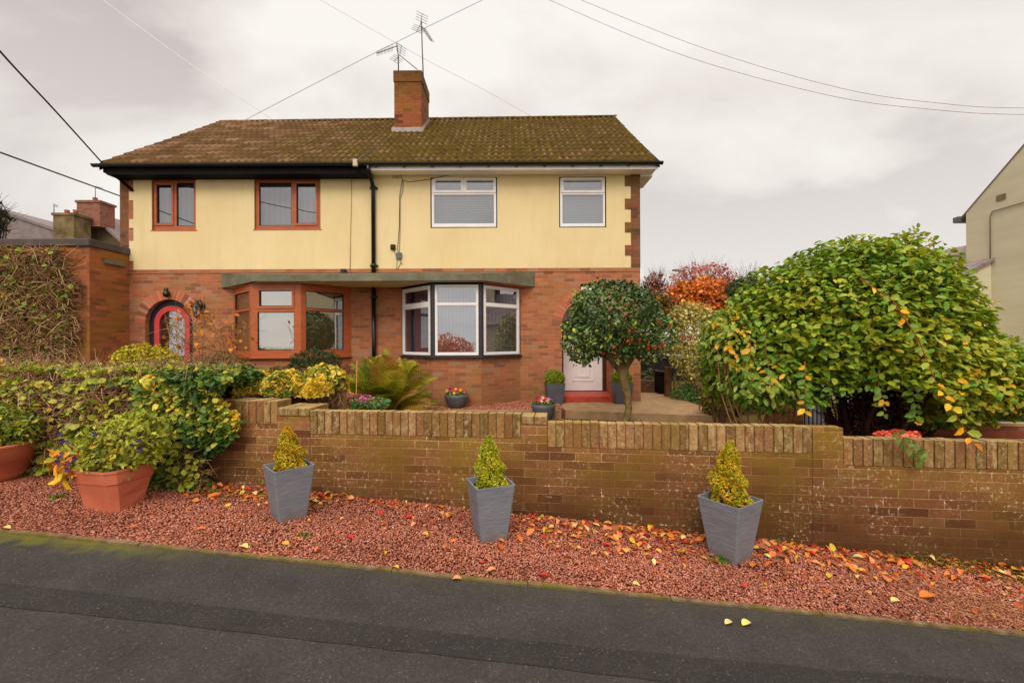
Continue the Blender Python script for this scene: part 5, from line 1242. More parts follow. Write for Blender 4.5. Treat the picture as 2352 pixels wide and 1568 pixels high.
# trellis, post, dark shed
tl = thing('trellis', 'pale wooden diamond trellis between a brown post and the blue-green shrub', 'trellis', (PX(1575, 925, 10.2), 10.2, ZL))
x0, x1, z0, z1 = PX(1547, 900, 10.2), PX(1700, 900, 10.2), PZ(1575, 928, 10.2), PZ(1575, 862, 10.2)
mb = MB(); mb.box(x0, x0+.05, 10.2, 10.24, z0-.1, z1+.03); mb.box(x0, x1, 10.2, 10.24, z1, z1+.04); mb.build('frame', TREL, tl)
mb = MB(); st = .19; H = z1-z0
k = -4
while x0+k*st < x1:
    for sg in (1, -1):
        a = x0+k*st; xa, za, xb, zb_2 = (a, z0, a+H*.62, z1) if sg > 0 else (a+H*.62, z0, a, z1)
        # clip to the frame
        def clip(xa, za, xb, zb_2):
            for lo, hi in ((x0+.04, x1),):
                if xa < lo: f = (lo-xa)/(xb-xa) if xb != xa else 2; xa, za = (lo, za+(zb_2-za)*f)
                if xb < lo: f = (lo-xb)/(xa-xb) if xb != xa else 2; xb, zb_2 = (lo, zb_2+(za-zb_2)*f)
            return xa, za, xb, zb_2
        if max(xa, xb) <= x0+.06: continue
        xa, za, xb, zb_2 = clip(xa, za, xb, zb_2)
        d = Vector((xb-xa, 0, zb_2-za)).normalized(); n_ = Vector((-d.z, 0, d.x))*.011; yy = 10.205+(.012 if sg > 0 else 0)
        mb.add([(xa-n_.x, yy, za-n_.z), (xb-n_.x, yy, zb_2-n_.z), (xb+n_.x, yy, zb_2+n_.z), (xa+n_.x, yy, za+n_.z), (xa-n_.x, yy+.01, za-n_.z), (xb-n_.x, yy+.01, zb_2-n_.z), (xb+n_.x, yy+.01, zb_2+n_.z), (xa+n_.x, yy+.01, za+n_.z)],
               [(0, 1, 2, 3), (7, 6, 5, 4), (0, 4, 5, 1), (2, 6, 7, 3)])
    k += 1
mb.build('lattice', TREL, tl)
pp = PX(1537, 900, 10.0); mb = MB(); mb.box(pp-.07, pp+.06, 10.0, 10.13, ZL-.05, PZ(1537, 842, 10.0)); tag(mb.build('wooden_post', POSTW, bevel=.008), 'brown wooden post left of the diamond trellis', 'post')
sh_ = thing('dark_shed', 'dark shed or fence panel in shade between house corner and wooden post', 'shed', (PX(1515, 900, 15.5), 15.5, ZL))
mb = MB(); a, b = PX(1455, 900, 15.5), PX(1760, 900, 15.5); DKW = paint('dark_wood', rgb(46, 42, 44), .85, .15, .3, 5, .4); mb.box(a, b, 15.5, 17, ZL-.05, PZ(1515, 822, 15.5)); mb.build('walls', DKW, sh_)
mb = MB(); mb.box(a-.1, b+.1, 15.4, 17.1, PZ(1515, 822, 15.5)+.001, PZ(1515, 822, 15.5)+.1); mb.build('roof', LEAD, sh_)
mb = MB(); cx_ = PX(1527, 850, 10.6); z_ = PZ(1527, 852, 10.6); mb.box(cx_-.16, cx_+.12, 10.5, 10.9, ZL, z_-.08); mb.box(cx_-.18, cx_+.14, 10.46, 10.94, z_-.079, z_); tag(mb.build('wheelie_bin', BLACK, bevel=.02), 'dark bin with a pale-topped lid beside the wooden post', 'bin')
mb = MB(); cx_ = PX(1500, 890, 10.6); mb.poly_prism([(cx_-.28, ZU), (cx_+.16, ZU), (cx_+.26, ZU+.27), (cx_-.28, ZU+.30)], 10.9, 11.2); tag(mb.build('wooden_trough', POSTW, bevel=.01), 'low weathered wooden trough on the path at the house corner', 'planter')
lpx = PX(1571, 620, 36); mb = MB(); z_ = PZ(1571, 621, 36); mb.tube([(lpx, 36, ZL), (lpx, 36, z_-.2), (lpx-.05, 36, z_)], [.09, .07, .05], 8); mb.tube([(lpx-.05, 36, z_), (lpx-.5, 36, z_+.02)], [.04, .04], 6); mb.box(lpx-.95, lpx-.4, 35.88, 36.12, z_-.05, z_+.08)
tag(mb.build('street_lamp', STEEL), 'grey street lamp rising among the pink and orange trees', 'street lamp')
# gate and pier, low curved wall, dark blue bin, at the right
pr = thing('gate_pier', 'brown brick gate pier seen under the left side of the huge shrub', 'pier', (PX(1815, 970, 6.6), 6.7, ZL))
a, b = PX(1788, 970, 6.6), PX(1845, 970, 6.6); z_ = PZ(1815, 880, 6.6); mb = MB(); mb.box(a, b, 6.6, 6.95, ZL-.05, z_); mb.build('brickwork', WALLB, pr); mb = MB(); mb.box(a-.02, b+.02, 6.58, 6.97, z_+.001, z_+.06); mb.build('cap', CONCT, pr)
gt = thing('metal_gate', 'black railed gate backed by a pale grey sheet beside the brick gate pier', 'gate', (PX(1868, 970, 6.7), 6.7, ZL))
a, b = PX(1848, 970, 6.7), PX(1905, 970, 6.7); mb = MB(); mb.box(a, b, 6.74, 6.75, ZL, z_-.05); mb.build('sheet', paint('pale_sheet', rgb(176, 170, 176), .6, .3, .15, 6), gt)
mb = MB()
for k in range(7): x = a+(b-a)*k/6; mb.tube([(x, 6.70, ZL), (x, 6.70, z_-.02)], .009, 6)
for z in (ZL+.08, -.95, z_-.1): mb.box(a, b, 6.69, 6.71, z-.012, z+.012)
mb.build('railings', BLACKG, gt)
cw = thing('low_brick_wall', 'low curved red brick garden wall behind the stepped wall at the right edge', 'wall', (PX(2200, 985, 4.7), 4.7, ZL))
arc = [(PX(2085, 990, 4.75)+1.6*i/10+.0, 4.95-.35*math.sin(PI*i/20)) for i in range(11)]
z_ = -.90; mb = MB(); R2 = brick_mat('red_garden_brick', [(0, rgb(130, 66, 48)), (.5, rgb(160, 84, 62)), (1, rgb(176, 100, 74))], rgb(140, 100, 74))
for i in range(10): (xa, ya), (xb, yb) = arc[i], arc[i+1]; mb.add([(xa, ya, -1.6), (xb, yb, -1.6), (xb, yb, z_-.03), (xa, ya, z_-.03), (xa, ya+.11, z_-.03), (xb, yb+.11, z_-.03), (xb, yb+.11, -1.6), (xa, ya+.11, -1.6)], [(0, 1, 2, 3), (3, 2, 5, 4), (7, 4, 5, 6)])
mb.build('brickwork', R2, cw)
mb = MB()
for i in range(10): (xa, ya), (xb, yb) = arc[i], arc[i+1]; mb.add([(xa, ya-.01, z_-.029), (xb, yb-.01, z_-.029), (xb, yb-.01, z_), (xa, ya-.01, z_), (xa, ya+.12, z_), (xb, yb+.12, z_)], [(0, 1, 2, 3), (3, 2, 5, 4)])
mb.build('coping', CONCT, cw)
bn = thing('blue_bin', 'dark blue wheeled bin at the right edge behind the wall', 'bin', (PX(2340, 950, 5.6), 5.9, ZL))
a = PX(2296, 950, 5.6); z_ = PZ(2330, 922, 5.6); NAVY = paint('navy_plastic', rgb(34, 44, 68), .5, .4, .08)
mb = MB(); mb.loft([[(a+.05, 5.65, ZL), (a+.5, 5.65, ZL), (a+.5, 6.2, ZL), (a+.05, 6.2, ZL)], [(a, 5.6, z_-.06), (a+.56, 5.6, z_-.06), (a+.56, 6.25, z_-.06), (a, 6.25, z_-.06)]], True, True); mb.build('body', NAVY, bn, bevel=.015)
mb = MB(); mb.box(a-.02, a+.58, 5.57, 6.27, z_-.059, z_); mb.build('lid', NAVY, bn, bevel=.015)
bush('red_leaved_plant', 'small plant with crimson and pink leaves on the wall below the huge shrub', 'plant', [c3(2062, 998, 3.78, 44, 9, .10, 260)], .05, [(206, 70, 70, 3), (220, 120, 90, 2), (190, 90, 80, 2), (190, 170, 60, .6)], ground=-.86, twig_n=30, width=.3)

# ------------------------------------------------------------------ neighbour on the right
nb = thing('gabled_neighbour_house', 'pale roughcast neighbouring house with a steep gable at the right edge', 'house', (9.5, 6, ZL))
GXR = 9.0; pa, pb = (8.62, PZ(2217, 490, 8.62)), (7.65, PZ(2352, 337, 7.65)); sl = (pb[1]-pa[1])/(pa[0]-pb[0])
ry = 4.6; rz = pa[1]+sl*(pa[0]-ry)
mb = MB(); prof = [(pa[0], -1.6), (pa[0], pa[1]), (ry, rz), (.6, pa[1]), (.6, -1.6)]
n = 5; mb.add([(GXR, a, b) for a, b in prof]+[(GXR+9, a, b) for a, b in prof], [tuple(range(n)), tuple(range(2*n-1, n-1, -1))]+[(i, n+i, n+(i+1) % n, (i+1) % n) for i in range(n)])
mb.build('roughcast_wall', ROUGH, nb)
mb = MB()
for y0_, y1_ in ((pa[0]+.15, ry), (.45, ry)):
    zl = pa[1]-.15*sl; mb.add([(GXR-.012, y0_, zl), (GXR+9, y0_, zl), (GXR+9, ry, rz), (GXR-.012, ry, rz), (GXR-.012, y0_, zl+.03), (GXR+9, y0_, zl+.03), (GXR+9, ry, rz+.03), (GXR-.012, ry, rz+.03)],
       [(0, 1, 2, 3), (7, 6, 5, 4), (0, 3, 7, 4), (0, 4, 5, 1)])
mb.build('roof', SLATE, nb)
mb = MB(); mb.box(GXR-.04, GXR+9, pa[0]+.10, pa[0]+.22, pa[1]-.14, pa[1]-.03); mb.build('gutter', STEEL, nb)
# extension with a slate roof
ey0 = 8.17; e_z = 1.52
mb = MB(); ex0 = 7.4; zl = e_z-(9.0-ex0)*.52
pro = [(ex0, -1.6), (9.9, -1.6), (9.9, e_z+.5), (ex0, zl)]
n = 4; mb.add([(a, ey0, b-.03) for a, b in pro]+[(a, 13, b-.03) for a, b in pro], [(0, 1, 2, 3), (7, 6, 5, 4), (0, 4, 5, 1), (1, 5, 6, 2), (2, 6, 7, 3), (3, 7, 4, 0)])
# cut away where the main house stands: keep the extension outside it
mb2 = MB(); pro = [(ex0, -1.6), (GXR-.001, -1.6), (GXR-.001, e_z-.03), (ex0, zl-.03)]
mb2.add([(a, ey0, b) for a, b in pro]+[(a, pa[0]+.002, b) for a, b in pro], [(0, 1, 2, 3), (7, 6, 5, 4), (3, 7, 4, 0), (2, 6, 7, 3)])
pro = [(ex0, -1.6), (10.1, -1.6), (10.1, e_z+1.1*.52-.03), (ex0, zl-.03)]
mb2.add([(a, pa[0]+.003, b) for a, b in pro]+[(a, 13, b) for a, b in pro], [(0, 1, 2, 3), (7, 6, 5, 4), (3, 7, 4, 0), (2, 6, 7, 3)])
mb2.build('extension_wall', ROUGH, nb)
mb = MB(); r1 = e_z+1.1*.52
mb.add([(ex0-.1, ey0-.06, zl-.05), (GXR-.004, ey0-.06, e_z), (GXR-.004, pa[0]+.01, e_z), (10.1, pa[0]+.01, r1), (10.1, 13, r1), (ex0-.1, 13, zl-.05)], [(0, 1, 2, 3, 4, 5)])
mb.add([(ex0-.1, ey0-.06, zl-.11), (GXR-.004, ey0-.06, e_z-.06), (GXR-.004, ey0-.06, e_z), (ex0-.1, ey0-.06, zl-.05)], [(0, 1, 2, 3)])
mb.add([(10.1, pa[0]+.01, r1), (12.5, pa[0]+.01, r1-1.1), (12.5, 13, r1-1.1), (10.1, 13, r1)], [(0, 1, 2, 3)])
t = NT('slate_courses'); _s = t.n('ShaderNodeSeparateXYZ'); t.put(t.pos(), _s.inputs[0]); _b = t.n('ShaderNodeCombineXYZ'); t.put(_s.outputs[1], _b.inputs[0]); t.put(_s.outputs[0], _b.inputs[1])
br = t.n('ShaderNodeTexBrick'); t.put(_b.outputs[0], br.inputs['Vector']); br.inputs['Scale'].default_value = 1; br.inputs['Brick Width'].default_value = .28; br.inputs['Row Height'].default_value = .2; br.inputs['Mortar Size'].default_value = .008
br.inputs['Color1'].default_value = rgb(128, 112, 110); br.inputs['Color2'].default_value = rgb(150, 134, 130); br.inputs['Mortar'].default_value = rgb(86, 76, 74); SLC = t.fin(br.outputs['Color'], .75, .25)
mb.build('extension_roof', SLC, nb)
mb = MB(); y_ = 8.17; mb.tube([(GXR-.02, y_, PZ(2277, 600, y_)), (GXR-.02, y_, PZ(2277, 500, y_)), (GXR-.02, y_-.04, PZ(2282, 487, y_)), (GXR-.02, 7.3, PZ(2352, 487, 8.17)+.02)], .010, 6); mb.build('cable', paint('faded_cable', rgb(150, 134, 108), .8, .1), nb)
vy, vz = 8.0, PZ(2305, 455, 8.0); mb = MB(); mb.plate(0, .01, 0, .01, [], 0, .01); mb = MB(); mb.box(GXR-.015, GXR-.001, 7.92, 8.07, PZ(2303, 460, 8), PZ(2303, 447, 8)); mb.build('air_vent', paint('vent_tan', rgb(140, 124, 96), .9, .1), nb)

# ------------------------------------------------------------------ neighbours on the left
def P3(x, y, Y): return tuple(P(x, y, Y))
h1 = thing('grey_roofed_house', 'distant house with a plain grey pitched roof above the garage at the left edge', 'house', (PX(-40, 600, 30), 33, ZL))
mb = MB(); Y = 30.; a, b = PX(-160, 540, Y), PX(175, 540, Y); zr, ze = PZ(-60, 462, Y), PZ(175, 540, Y)
mb.add([(PX(-60, 462, Y), Y, zr), (b, Y, ze), (b, Y, ze-.2), (PX(-60, 462, Y), Y, zr-.2), (PX(-60, 462, Y), Y+8, zr), (b, Y+8, ze)], [(0, 1, 2, 3), (0, 4, 5, 1)])
mb.add([(PX(-60, 462, Y), Y, zr), (a-3, Y, ze), (a-3, Y+8, ze), (PX(-60, 462, Y), Y+8, zr)], [(0, 3, 2, 1)]); mb.build('roof', SLATE, h1)
mb = MB(); mb.add([(a-2.5, Y+.1, -1.6), (b-.3, Y+.1, -1.6), (b-.3, Y+.1, ze), (PX(-60, 462, Y), Y+.1, zr-.05), (a-2.5, Y+.1, ze)], [(0, 1, 2, 3, 4)]); mb.build('gable_wall', SLATE, h1)
h2 = thing('chimneyed_neighbour_house', 'brown gabled house behind the garage with a red brick and a tan chimney', 'house', (PX(205, 600, 24), 26, ZL))
Y = 24.; ax, az = PX(205, 488, Y), PZ(205, 488, Y); rx, rz2 = PX(300, 572, Y), PZ(300, 572, Y); lx = PX(100, 572, Y)
mb = MB(); mb.add([(lx, Y, -1.6), (rx, Y, -1.6), (rx, Y, rz2), (ax, Y, az), (lx, Y, rz2), (lx, Y+9, -1.6), (rx, Y+9, -1.6), (rx, Y+9, rz2), (ax, Y+9, az), (lx, Y+9, rz2)], [(0, 1, 2, 3, 4), (9, 8, 7, 6, 5), (1, 6, 7, 2), (0, 4, 9, 5)])
mb.build('gable_wall', paint('mossy_render', rgb(112, 94, 66), .9, .1, .25, 1.2, .4), h2)
mb = MB()
for sx, sz_ in ((rx+.3, rz2-.3), (lx-.3, rz2-.3)):
    mb.add([(ax, Y-.15, az+.12), (sx, Y-.15, sz_+.12), (sx, Y+9.2, sz_+.12), (ax, Y+9.2, az+.12), (ax, Y-.15, az-.05), (sx, Y-.15, sz_-.05)], [(0, 1, 2, 3), (0, 4, 5, 1)])
mb.build('roof', SLATE, h2)
def chim(x0, x1, y0, y1, Y, mat, pots):
    a, b = PX(x0, y0, Y), PX(x1, y0, Y); z = PZ((x0+x1)/2, y0, Y); mb = MB(); mb.box(a, b, Y, Y+.9, PZ(x0, y1, Y), z-.12); mb.box(a-.06, b+.06, Y-.05, Y+.95, z-.12, z); c_ = mb.build('chimney', mat, h2)
    for k in range(pots): x = a+(b-a)*(k+.7)/(pots+.4); mb = MB(); mb.lathe([(.13, 0), (.10, .12), (.12, .26), (.07, .27)], 12, (x, Y+.4, z)); mb.build('chimney_pot', CLAY, c_)
chim(176, 229, 460, 520, 23.5, BRICKF, 1)
chim(122, 170, 489, 560, 22.5, paint('tan_stone', rgb(136, 116, 82), .9, .1, .3, 2, .5), 2)
tree('dark_conifer_tree', 'dark conifer branch tips at the left edge above the garage roof', -40, 500, 13, (52, 46), 1300, .16, [(30, 46, 26, 3), (44, 62, 34, 2), (22, 34, 22, 2)], width=.14)
def aerial(name, label, masts, booms):
    t_ = thing(name, label, 'aerial', masts[0]); mb = MB(); mb.tube([Vector(p) for p in masts], .018, 6); mb.build('mast', STEEL, t_)
    for a, b, nel, el, refl in booms:
        a, b = Vector(a), Vector(b); mb = MB(); mb.tube([a, b], .012, 5); d = (b-a).normalized(); s_ = d.cross(Vector((0, 0, 1))).normalized() if el == 'h' else Vector((0, 0, 1))
        for k in range(nel): q = a.lerp(b, .22+.76*k/(nel-1)); l_ = .10-.03*k/nel; mb.tube([q-s_*l_, q+s_*l_], .006, 4)
        if refl:
            u_ = d.cross(s_).normalized()
            for sg in (-1, 1):
                for j in range(4): c_ = a+u_*sg*(.06+.05*j)-d*.03*j; mb.tube([c_-s_*.16, c_+s_*.16], .006, 4)
                mb.tube([a, a+u_*sg*.22-d*.1], .008, 4)
        mb.build('boom', STEEL, t_)
Yc = 11.3
aerial('television_aerial', 'taller television aerial on a mast at the right corner of the chimney', [P3(973, 195, Yc), P3(970, 118, Yc), P3(968, 50, Yc)], [(P3(966, 56, Yc), P3(992, 95, Yc-.5), 9, 'h', True)])
aerial('twin_television_aerial', 'pair of shorter television aerials on one mast at the left of the chimney top', [P3(915, 162, 11.6), P3(915, 130, 11.6), P3(911, 100, 11.6)], [(P3(912, 106, 11.6), P3(865, 123, 11.2), 12, 'v', False), (P3(918, 127, 11.6), P3(957, 159, 11.25), 10, 'h', True)])
aerial('distant_aerial', 'tiny aerial on a thin mast above the roofs left of the house', [P3(219, 470, 23.8), P3(219, 428, 23.8)], [(P3(218, 428, 23.8), P3(236, 433, 23.8), 5, 'v', False)])
aerial('far_aerial', 'small aerial on the tan chimney at the far left', [P3(124, 490, 22.6), P3(124, 470, 22.6)], [(P3(121, 469, 22.6), P3(133, 474, 22.6), 5, 'v', False)])

# ------------------------------------------------------------------ overhead cables
def cable(label, pts, r_, mat, sag=0, group=None):
    pts = [Vector(P(*q)) for q in pts]
    out_ = []
    if len(pts) == 2:
        for i in range(17): f = i/16; q = pts[0].lerp(pts[1], f); q.z -= sag*4*f*(1-f); out_.append(q)
    else:
        for i in range(len(pts)-1):
            p0, p1, p2, p3 = pts[max(i-1, 0)], pts[i], pts[i+1], pts[min(i+2, len(pts)-1)]
            for k in range(8):
                f = k/8; out_.append(.5*((2*p1)+(p2-p0)*f+(2*p0-5*p1+4*p2-p3)*f*f+(3*p1-p0-3*p2+p3)*f**3))
        out_.append(pts[-1])
    mb = MB(); mb.tube(out_, r_, 5); return tag(mb.build('overhead_cable', mat), label, 'cable')
cable('pale overhead cable crossing the top left sky down behind the ridge', [(160, -50, 22), (235, 0, 22), (440, 150, 22), (630, 277, 22), (690, 320, 22)], .018, CABP)
cable('dark overhead cable running down to the left end of the gutter', [(-200, -120, 4.6), (0, 118, 6), (130, 258, 7.4), (240, 380, 8.95)], .014, CABD)
cable('brown overhead cable reaching the left brick corner of the house', [(-220, 268, 5), (0, 350, 6.2), (275, 450, 9.25)], .013, CABM)
cable('pale cable passing behind the aerials from upper left to right', [(660, -40, 24), (735, 0, 24), (965, 130, 24), (1100, 200, 24), (1226, 270, 24), (1300, 310, 24)], .015, CABP)
cable('pale cable rising from behind the left ridge to the top centre', [(480, 320, 21), (562, 276, 21), (860, 122, 21), (1108, 0, 21), (1180, -36, 21)], .018, CABP)
cable('lower of the two pale cables sagging across the top right sky', [(1190, -38, 12), (1262, 0, 12), (1560, 124, 11), (1900, 218, 10), (2150, 252, 9.3), (2352, 263, 9), (2700, 262, 8.5)], .009, CABP)
cable('upper of the two pale cables sagging across the top right sky', [(1270, -34, 12), (1335, 0, 12), (1620, 112, 11), (1930, 202, 10), (2170, 238, 9.3), (2352, 248, 9), (2700, 246, 8.5)], .009, CABP)

# ------------------------------------------------------------------ small things fixed to the house front
def wire(nm, px_pts, Y, r_, mat, parent=house):
    mb = MB(); mb.tube([P(x, y, Y) for x, y in px_pts], r_, 5); return mb.build(nm, mat, parent)
YW = FY-.03
wire('wall_cable', [(1100, 398), (1040, 400), (985, 412), (940, 418), (924, 414), (921, 430), (918, 450), (917, 520), (913, 572), (917, 586)], YW, .006, CABM)
wire('wall_cable', [(903, 385), (920, 404), (926, 416), (925, 440), (919, 456), (919, 520), (918, 560), (917, 588)], YW, .005, CABM)
wire('wall_cable', [(904, 572), (909, 585), (912, 600), (911, 619)], YW, .005, CABM)
wire('wall_cable', [(918, 596), (924, 608), (921, 603), (914, 616)], YW, .005, CABM)
wire('wall_cable', [(807, 402), (807, 470), (805, 540), (804, 620)], YW, .006, paint('cream_cable', rgb(196, 160, 104), .7, .2))
wire('wall_cable', [(903, 396), (890, 385)], YW, .005, CABM)
for x, y, w, m_ in ((903, 568, .05, BARKD), (917, 588, .06, STEEL)):
    q = P(x, y, YW); mb = MB(); mb.box(q.x-w, q.x+w, YW-.04, YW+.01, q.z-w, q.z+w*1.1); mb.build('junction_box', m_, house, bevel=.006)
q = P(817, 375, 8.85); mb = MB(); mb.box(q.x-.045, q.x+.045, 8.80, 8.86, q.z-.07, q.z+.07); mb.build('cable_insulator', paint('cream_insulator', rgb(214, 196, 160), .5, .3), house, bevel=.008)
q = P(789, 623, 9.2); mb = MB(); mb.box(q.x-.05, q.x+.04, 9.16, 9.285, q.z-.05, q.z+.05); mb.build('floodlight', BLACKG, house, bevel=.008)
wire('roof_cable', [(820, 370), (850, 348), (885, 322), (905, 306)], 8.8, .008, STEEL)
q = P(452, 710, 9.1)
ln = thing('coach_lantern', 'black coach lantern on the brick wall right of the arched door', 'lamp', (q.x, 9.29, q.z))
mb = MB(); mb.lathe([(0, .20), (.03, .17), (.05, .12), (.115, .07), (.12, .055)], 6, (q.x, 9.1, q.z)); mb.lathe([(.012, -.19), (.05, -.15), (.055, -.13), (.0, -.12)], 6, (q.x, 9.1, q.z)); mb.tube([(q.x, 9.1, q.z+.15), (q.x, 9.2, q.z+.2), (q.x, 9.29, q.z+.08)], .012, 6); mb.box(q.x-.04, q.x+.04, 9.275, 9.298, q.z-.08, q.z+.12)
for k in range(6): a = PI/3*k; mb.tube([(q.x+.1*math.cos(a), 9.1+.1*math.sin(a), q.z+.06), (q.x+.05*math.cos(a), 9.1+.05*math.sin(a), q.z-.14)], .008, 4)
mb.build('cage', BLACKG, ln); mb = MB(); mb.lathe([(.09, .05), (.045, -.13)], 6, (q.x, 9.1, q.z)); mb.build('glass', GLR, ln)
q = P(380, 674, 9.2); mb = MB(); mb.lathe([(0, -.08), (.05, -.06), (.065, 0), (.045, .04), (.03, .05), (.045, .08), (.03, .115), (0, .125)], 12, (q.x, 9.22, q.z)); mb.box(q.x-.03, q.x+.03, 9.22, 9.292, q.z-.03, q.z+.03)
tag(mb.build('wall_ornament', BLACKG), 'small dark metal ornament above the crown of the arched doorway', 'ornament')
q = P(1350, 660, 9.2); pl = thing('wall_light', 'small white wall light with a black top above the holly-hidden porch', 'lamp', (q.x, 9.29, q.z)); mb = MB(); mb.box(q.x-.13, q.x+.13, 9.24, 9.292, q.z-.08, q.z+.02); mb.build('diffuser', WHITE, pl, bevel=.01); mb = MB(); mb.box(q.x-.14, q.x+.14, 9.22, 9.291, q.z+.021, q.z+.08); mb.build('hood', BLACK, pl, bevel=.01)
q = P(262, 405, 9.2); mb = MB(); mb.tube([P(262, 402, 9.0), P(275, 412, 9.2), P(305, 438, 9.27)], .03, 8); mb.build('cable_bracket', BLACK, house)

# ------------------------------------------------------------------ trees over the road, which the windows mirror
for X, Yb, zc, r_, lb in ((-13, -30, -.9, 3.0, 'orange autumn tree across the road, behind the viewpoint'), (-7, -32, -1.0, 2.8, 'yellow-orange autumn tree across the road, second along'), (3.5, -34, -.9, 3.2, 'golden autumn tree across the road, furthest right')):
    t_ = thing('roadside_tree', lb, 'tree', (X, Yb, -1.7), group='autumn trees across the road')
    Pt, Nn = blob_points([(X, Yb, zc, r_, 1.5, 1.7, 1800)], dens_in=.5, bump=.25); leaves('crown', Pt, Nn, .32, [(224, 136, 50, 3), (220, 160, 50, 3), (190, 110, 50, 2)], LEAF, t_, jit=.9)
    mb = MB(); mb.tube([(X, Yb, -2), (X, Yb, zc)], [.14, .08], 8); mb.build('trunk', BARKD, t_)

# ------------------------------------------------------------------ fallen leaves, weeds, moss and straw on the gravel
kinds = [('orange', (214, 106, 44), .24, 'orange fallen leaf lying on the red gravel'), ('salmon', (214, 134, 96), .24, 'pale salmon fallen leaf lying on the red gravel'), ('red', (190, 40, 34), .11, 'bright red fallen leaf lying on the red gravel'),
         ('yellow', (200, 150, 50), .13, 'yellow fallen leaf lying on the red gravel'), ('cream', (216, 190, 124), .10, 'cream-yellow fallen leaf lying on the red gravel'), ('brown', (146, 84, 52), .16, 'brown curled fallen leaf lying on the red gravel')]
protos = {}
for nm, c_, w_, lb in kinds:
    t = NT('fallen_'+nm); oi = t.n('ShaderNodeObjectInfo'); base_ = rgb(*c_); alt = rgb(min(255, c_[0]+8), min(206, int(c_[1]*1.18)), int(c_[2]*.8)); dk = rgb(int(c_[0]*.72), int(c_[1]*.6), int(c_[2]*.6))
    cc_ = t.mix(oi.outputs['Random'], base_, alt); cc_ = t.mix(t.rng(t.noise(30, 4), .45, .72, 0, .8), cc_, dk); mt = t.fin(cc_, .55, .35)
    for v in range(3):
        D = np.array([[1., 0, 0]]); cu2 = (.05, .22, -.2)[v]
        b = np.zeros((1, 3)); n = 9; L_ = 1.; pts = []
        mbv = []; 
        for i in range(n):
            f = i/(n-1); wv = .30*math.sin(PI*f**.85)**.8*(1 if v != 1 else .8); zz2 = (.16, .30, .10)[v]*math.sin(PI*f)+(.0, .1*f, .28*f*f)[v]
            mbv.append([(f-.5, -wv, zz2+wv*(.25, .5, .15)[v]), (f-.5, 0, zz2), (f-.5, wv, zz2+wv*(.25, .5, .6)[v])])
        V = np.array(mbv).reshape(-1, 3)*.062; F = []
        for i in range(n-1):
            for k in range(2): o = i*3+k; F.append((o, o+1, o+4, o+3))
        me = bpy.data.meshes.new('fallen_leaf'); me.from_pydata([tuple(q) for q in V], [], F); me.materials.append(mt); me.polygons.foreach_set('use_smooth', [True]*len(F)); protos.setdefault(nm, []).append(me)
def leafspot():
    while True:
        r_ = random.random()
        if r_ < .40: x = random.uniform(1.75, 4.25); v = abs(random.gauss(.02, .22))
        elif r_ < .66: x = random.gauss(.75, .50); v = abs(random.gauss(.08, .28))
        elif r_ < .86: x = random.uniform(-2.0, 2.2); v = abs(random.gauss(0, .15))
        elif r_ < .93: x = random.uniform(-2.9, -1.7); v = abs(random.gauss(0, .15))
        else: x = random.uniform(-3.2, 4.2); v = random.uniform(.1, .95)
        y = wallY(x)-.04-v
        if y > edgeY(x)+.1 and not any((x-q.location.x)**2+(y-q.location.y)**2 < .017 for q in potobjs): return x, y
potobjs = [o for o in bpy.data.objects if o.name.startswith('square_planter')]
wts = [k[2] for k in kinds]
for i in range(286):
    x, y = leafspot(); nm, c_, w_, lb = random.choices(kinds, wts)[0]
    o = bpy.data.objects.new('fallen_leaf', random.choice(protos[nm])); COL.objects.link(o); s_ = random.uniform(.75, 1.45); o.scale = (s_, s_*random.uniform(.8, 1.1), s_)
    o.location = (x, y, G(x, y)+random.uniform(.026, .040)); o.rotation_euler = (random.gauss(0, .28), random.gauss(0, .28), random.uniform(0, 2*PI)); tag(o, lb, 'leaf', nm+' leaves scattered on the gravel')
for (x, y), nm, s_, lb in (((1674, 1432), 'cream', 1.0, 'upright cream leaf stuck at the kerb edge, left of the leaf on the pavement'), ((1715, 1434), 'cream', 1.25, 'large pale cream leaf lying flat on the dark pavement'), ((1050, 1331), 'salmon', 1.1, 'peach leaf lying on the pavement edge below the middle planter'),
                           ((2132, 1378), 'orange', 1.9, 'large vivid orange leaf alone on the gravel at the lower right'), ((2058, 1387), 'cream', 1.2, 'pale yellow leaf on the gravel left of the large orange leaf'), ((462, 1222), 'orange', 1.2, 'glowing orange leaf alone on the gravel right of the terracotta planter'),
                           ((803, 1240), 'red', 1.3, 'bright red leaf alone on the gravel between the left and middle planters'), ((560, 1262), 'cream', 1.3, 'pale curled leaf near the pavement below the left grey planter'), ((1130, 1316), 'salmon', 1.2, 'pink-orange leaf on the gravel just below the middle planter'),
                           ((1250, 1328), 'red', 1.1, 'crimson leaf near the kerb right of the middle planter'), ((910, 1309), 'yellow', .8, 'small bright yellow leaf on the edging kerb'), ((1150, 1248), 'orange', 1.1, 'rust-orange leaf touching the base of the middle planter'),
                           ((1460, 1349), 'cream', 1., 'cream leaf near the kerb left of the rightmost planter'), ((14, 1219), 'cream', 1.1, 'cream leaf on the kerb at the far left edge')):
    q = onG(x, y); o = bpy.data.objects.new('fallen_leaf', protos[nm][0]); COL.objects.link(o); o.scale = (s_,)*3; o.location = (q.x, q.y, G(q.x, q.y)+(.006 if q.y < edgeY(q.x) else .02)); o.rotation_euler = (.04, .04, random.uniform(-.6, .6)); tag(o, lb, 'leaf')
n = 1700; LX, LY = zip(*[leafspot() for _ in range(n)]); LX, LY = np.array(LX), np.array(LY); LY = np.minimum(LY+.05, np.array([wallY(x)-.01 for x in LX]))
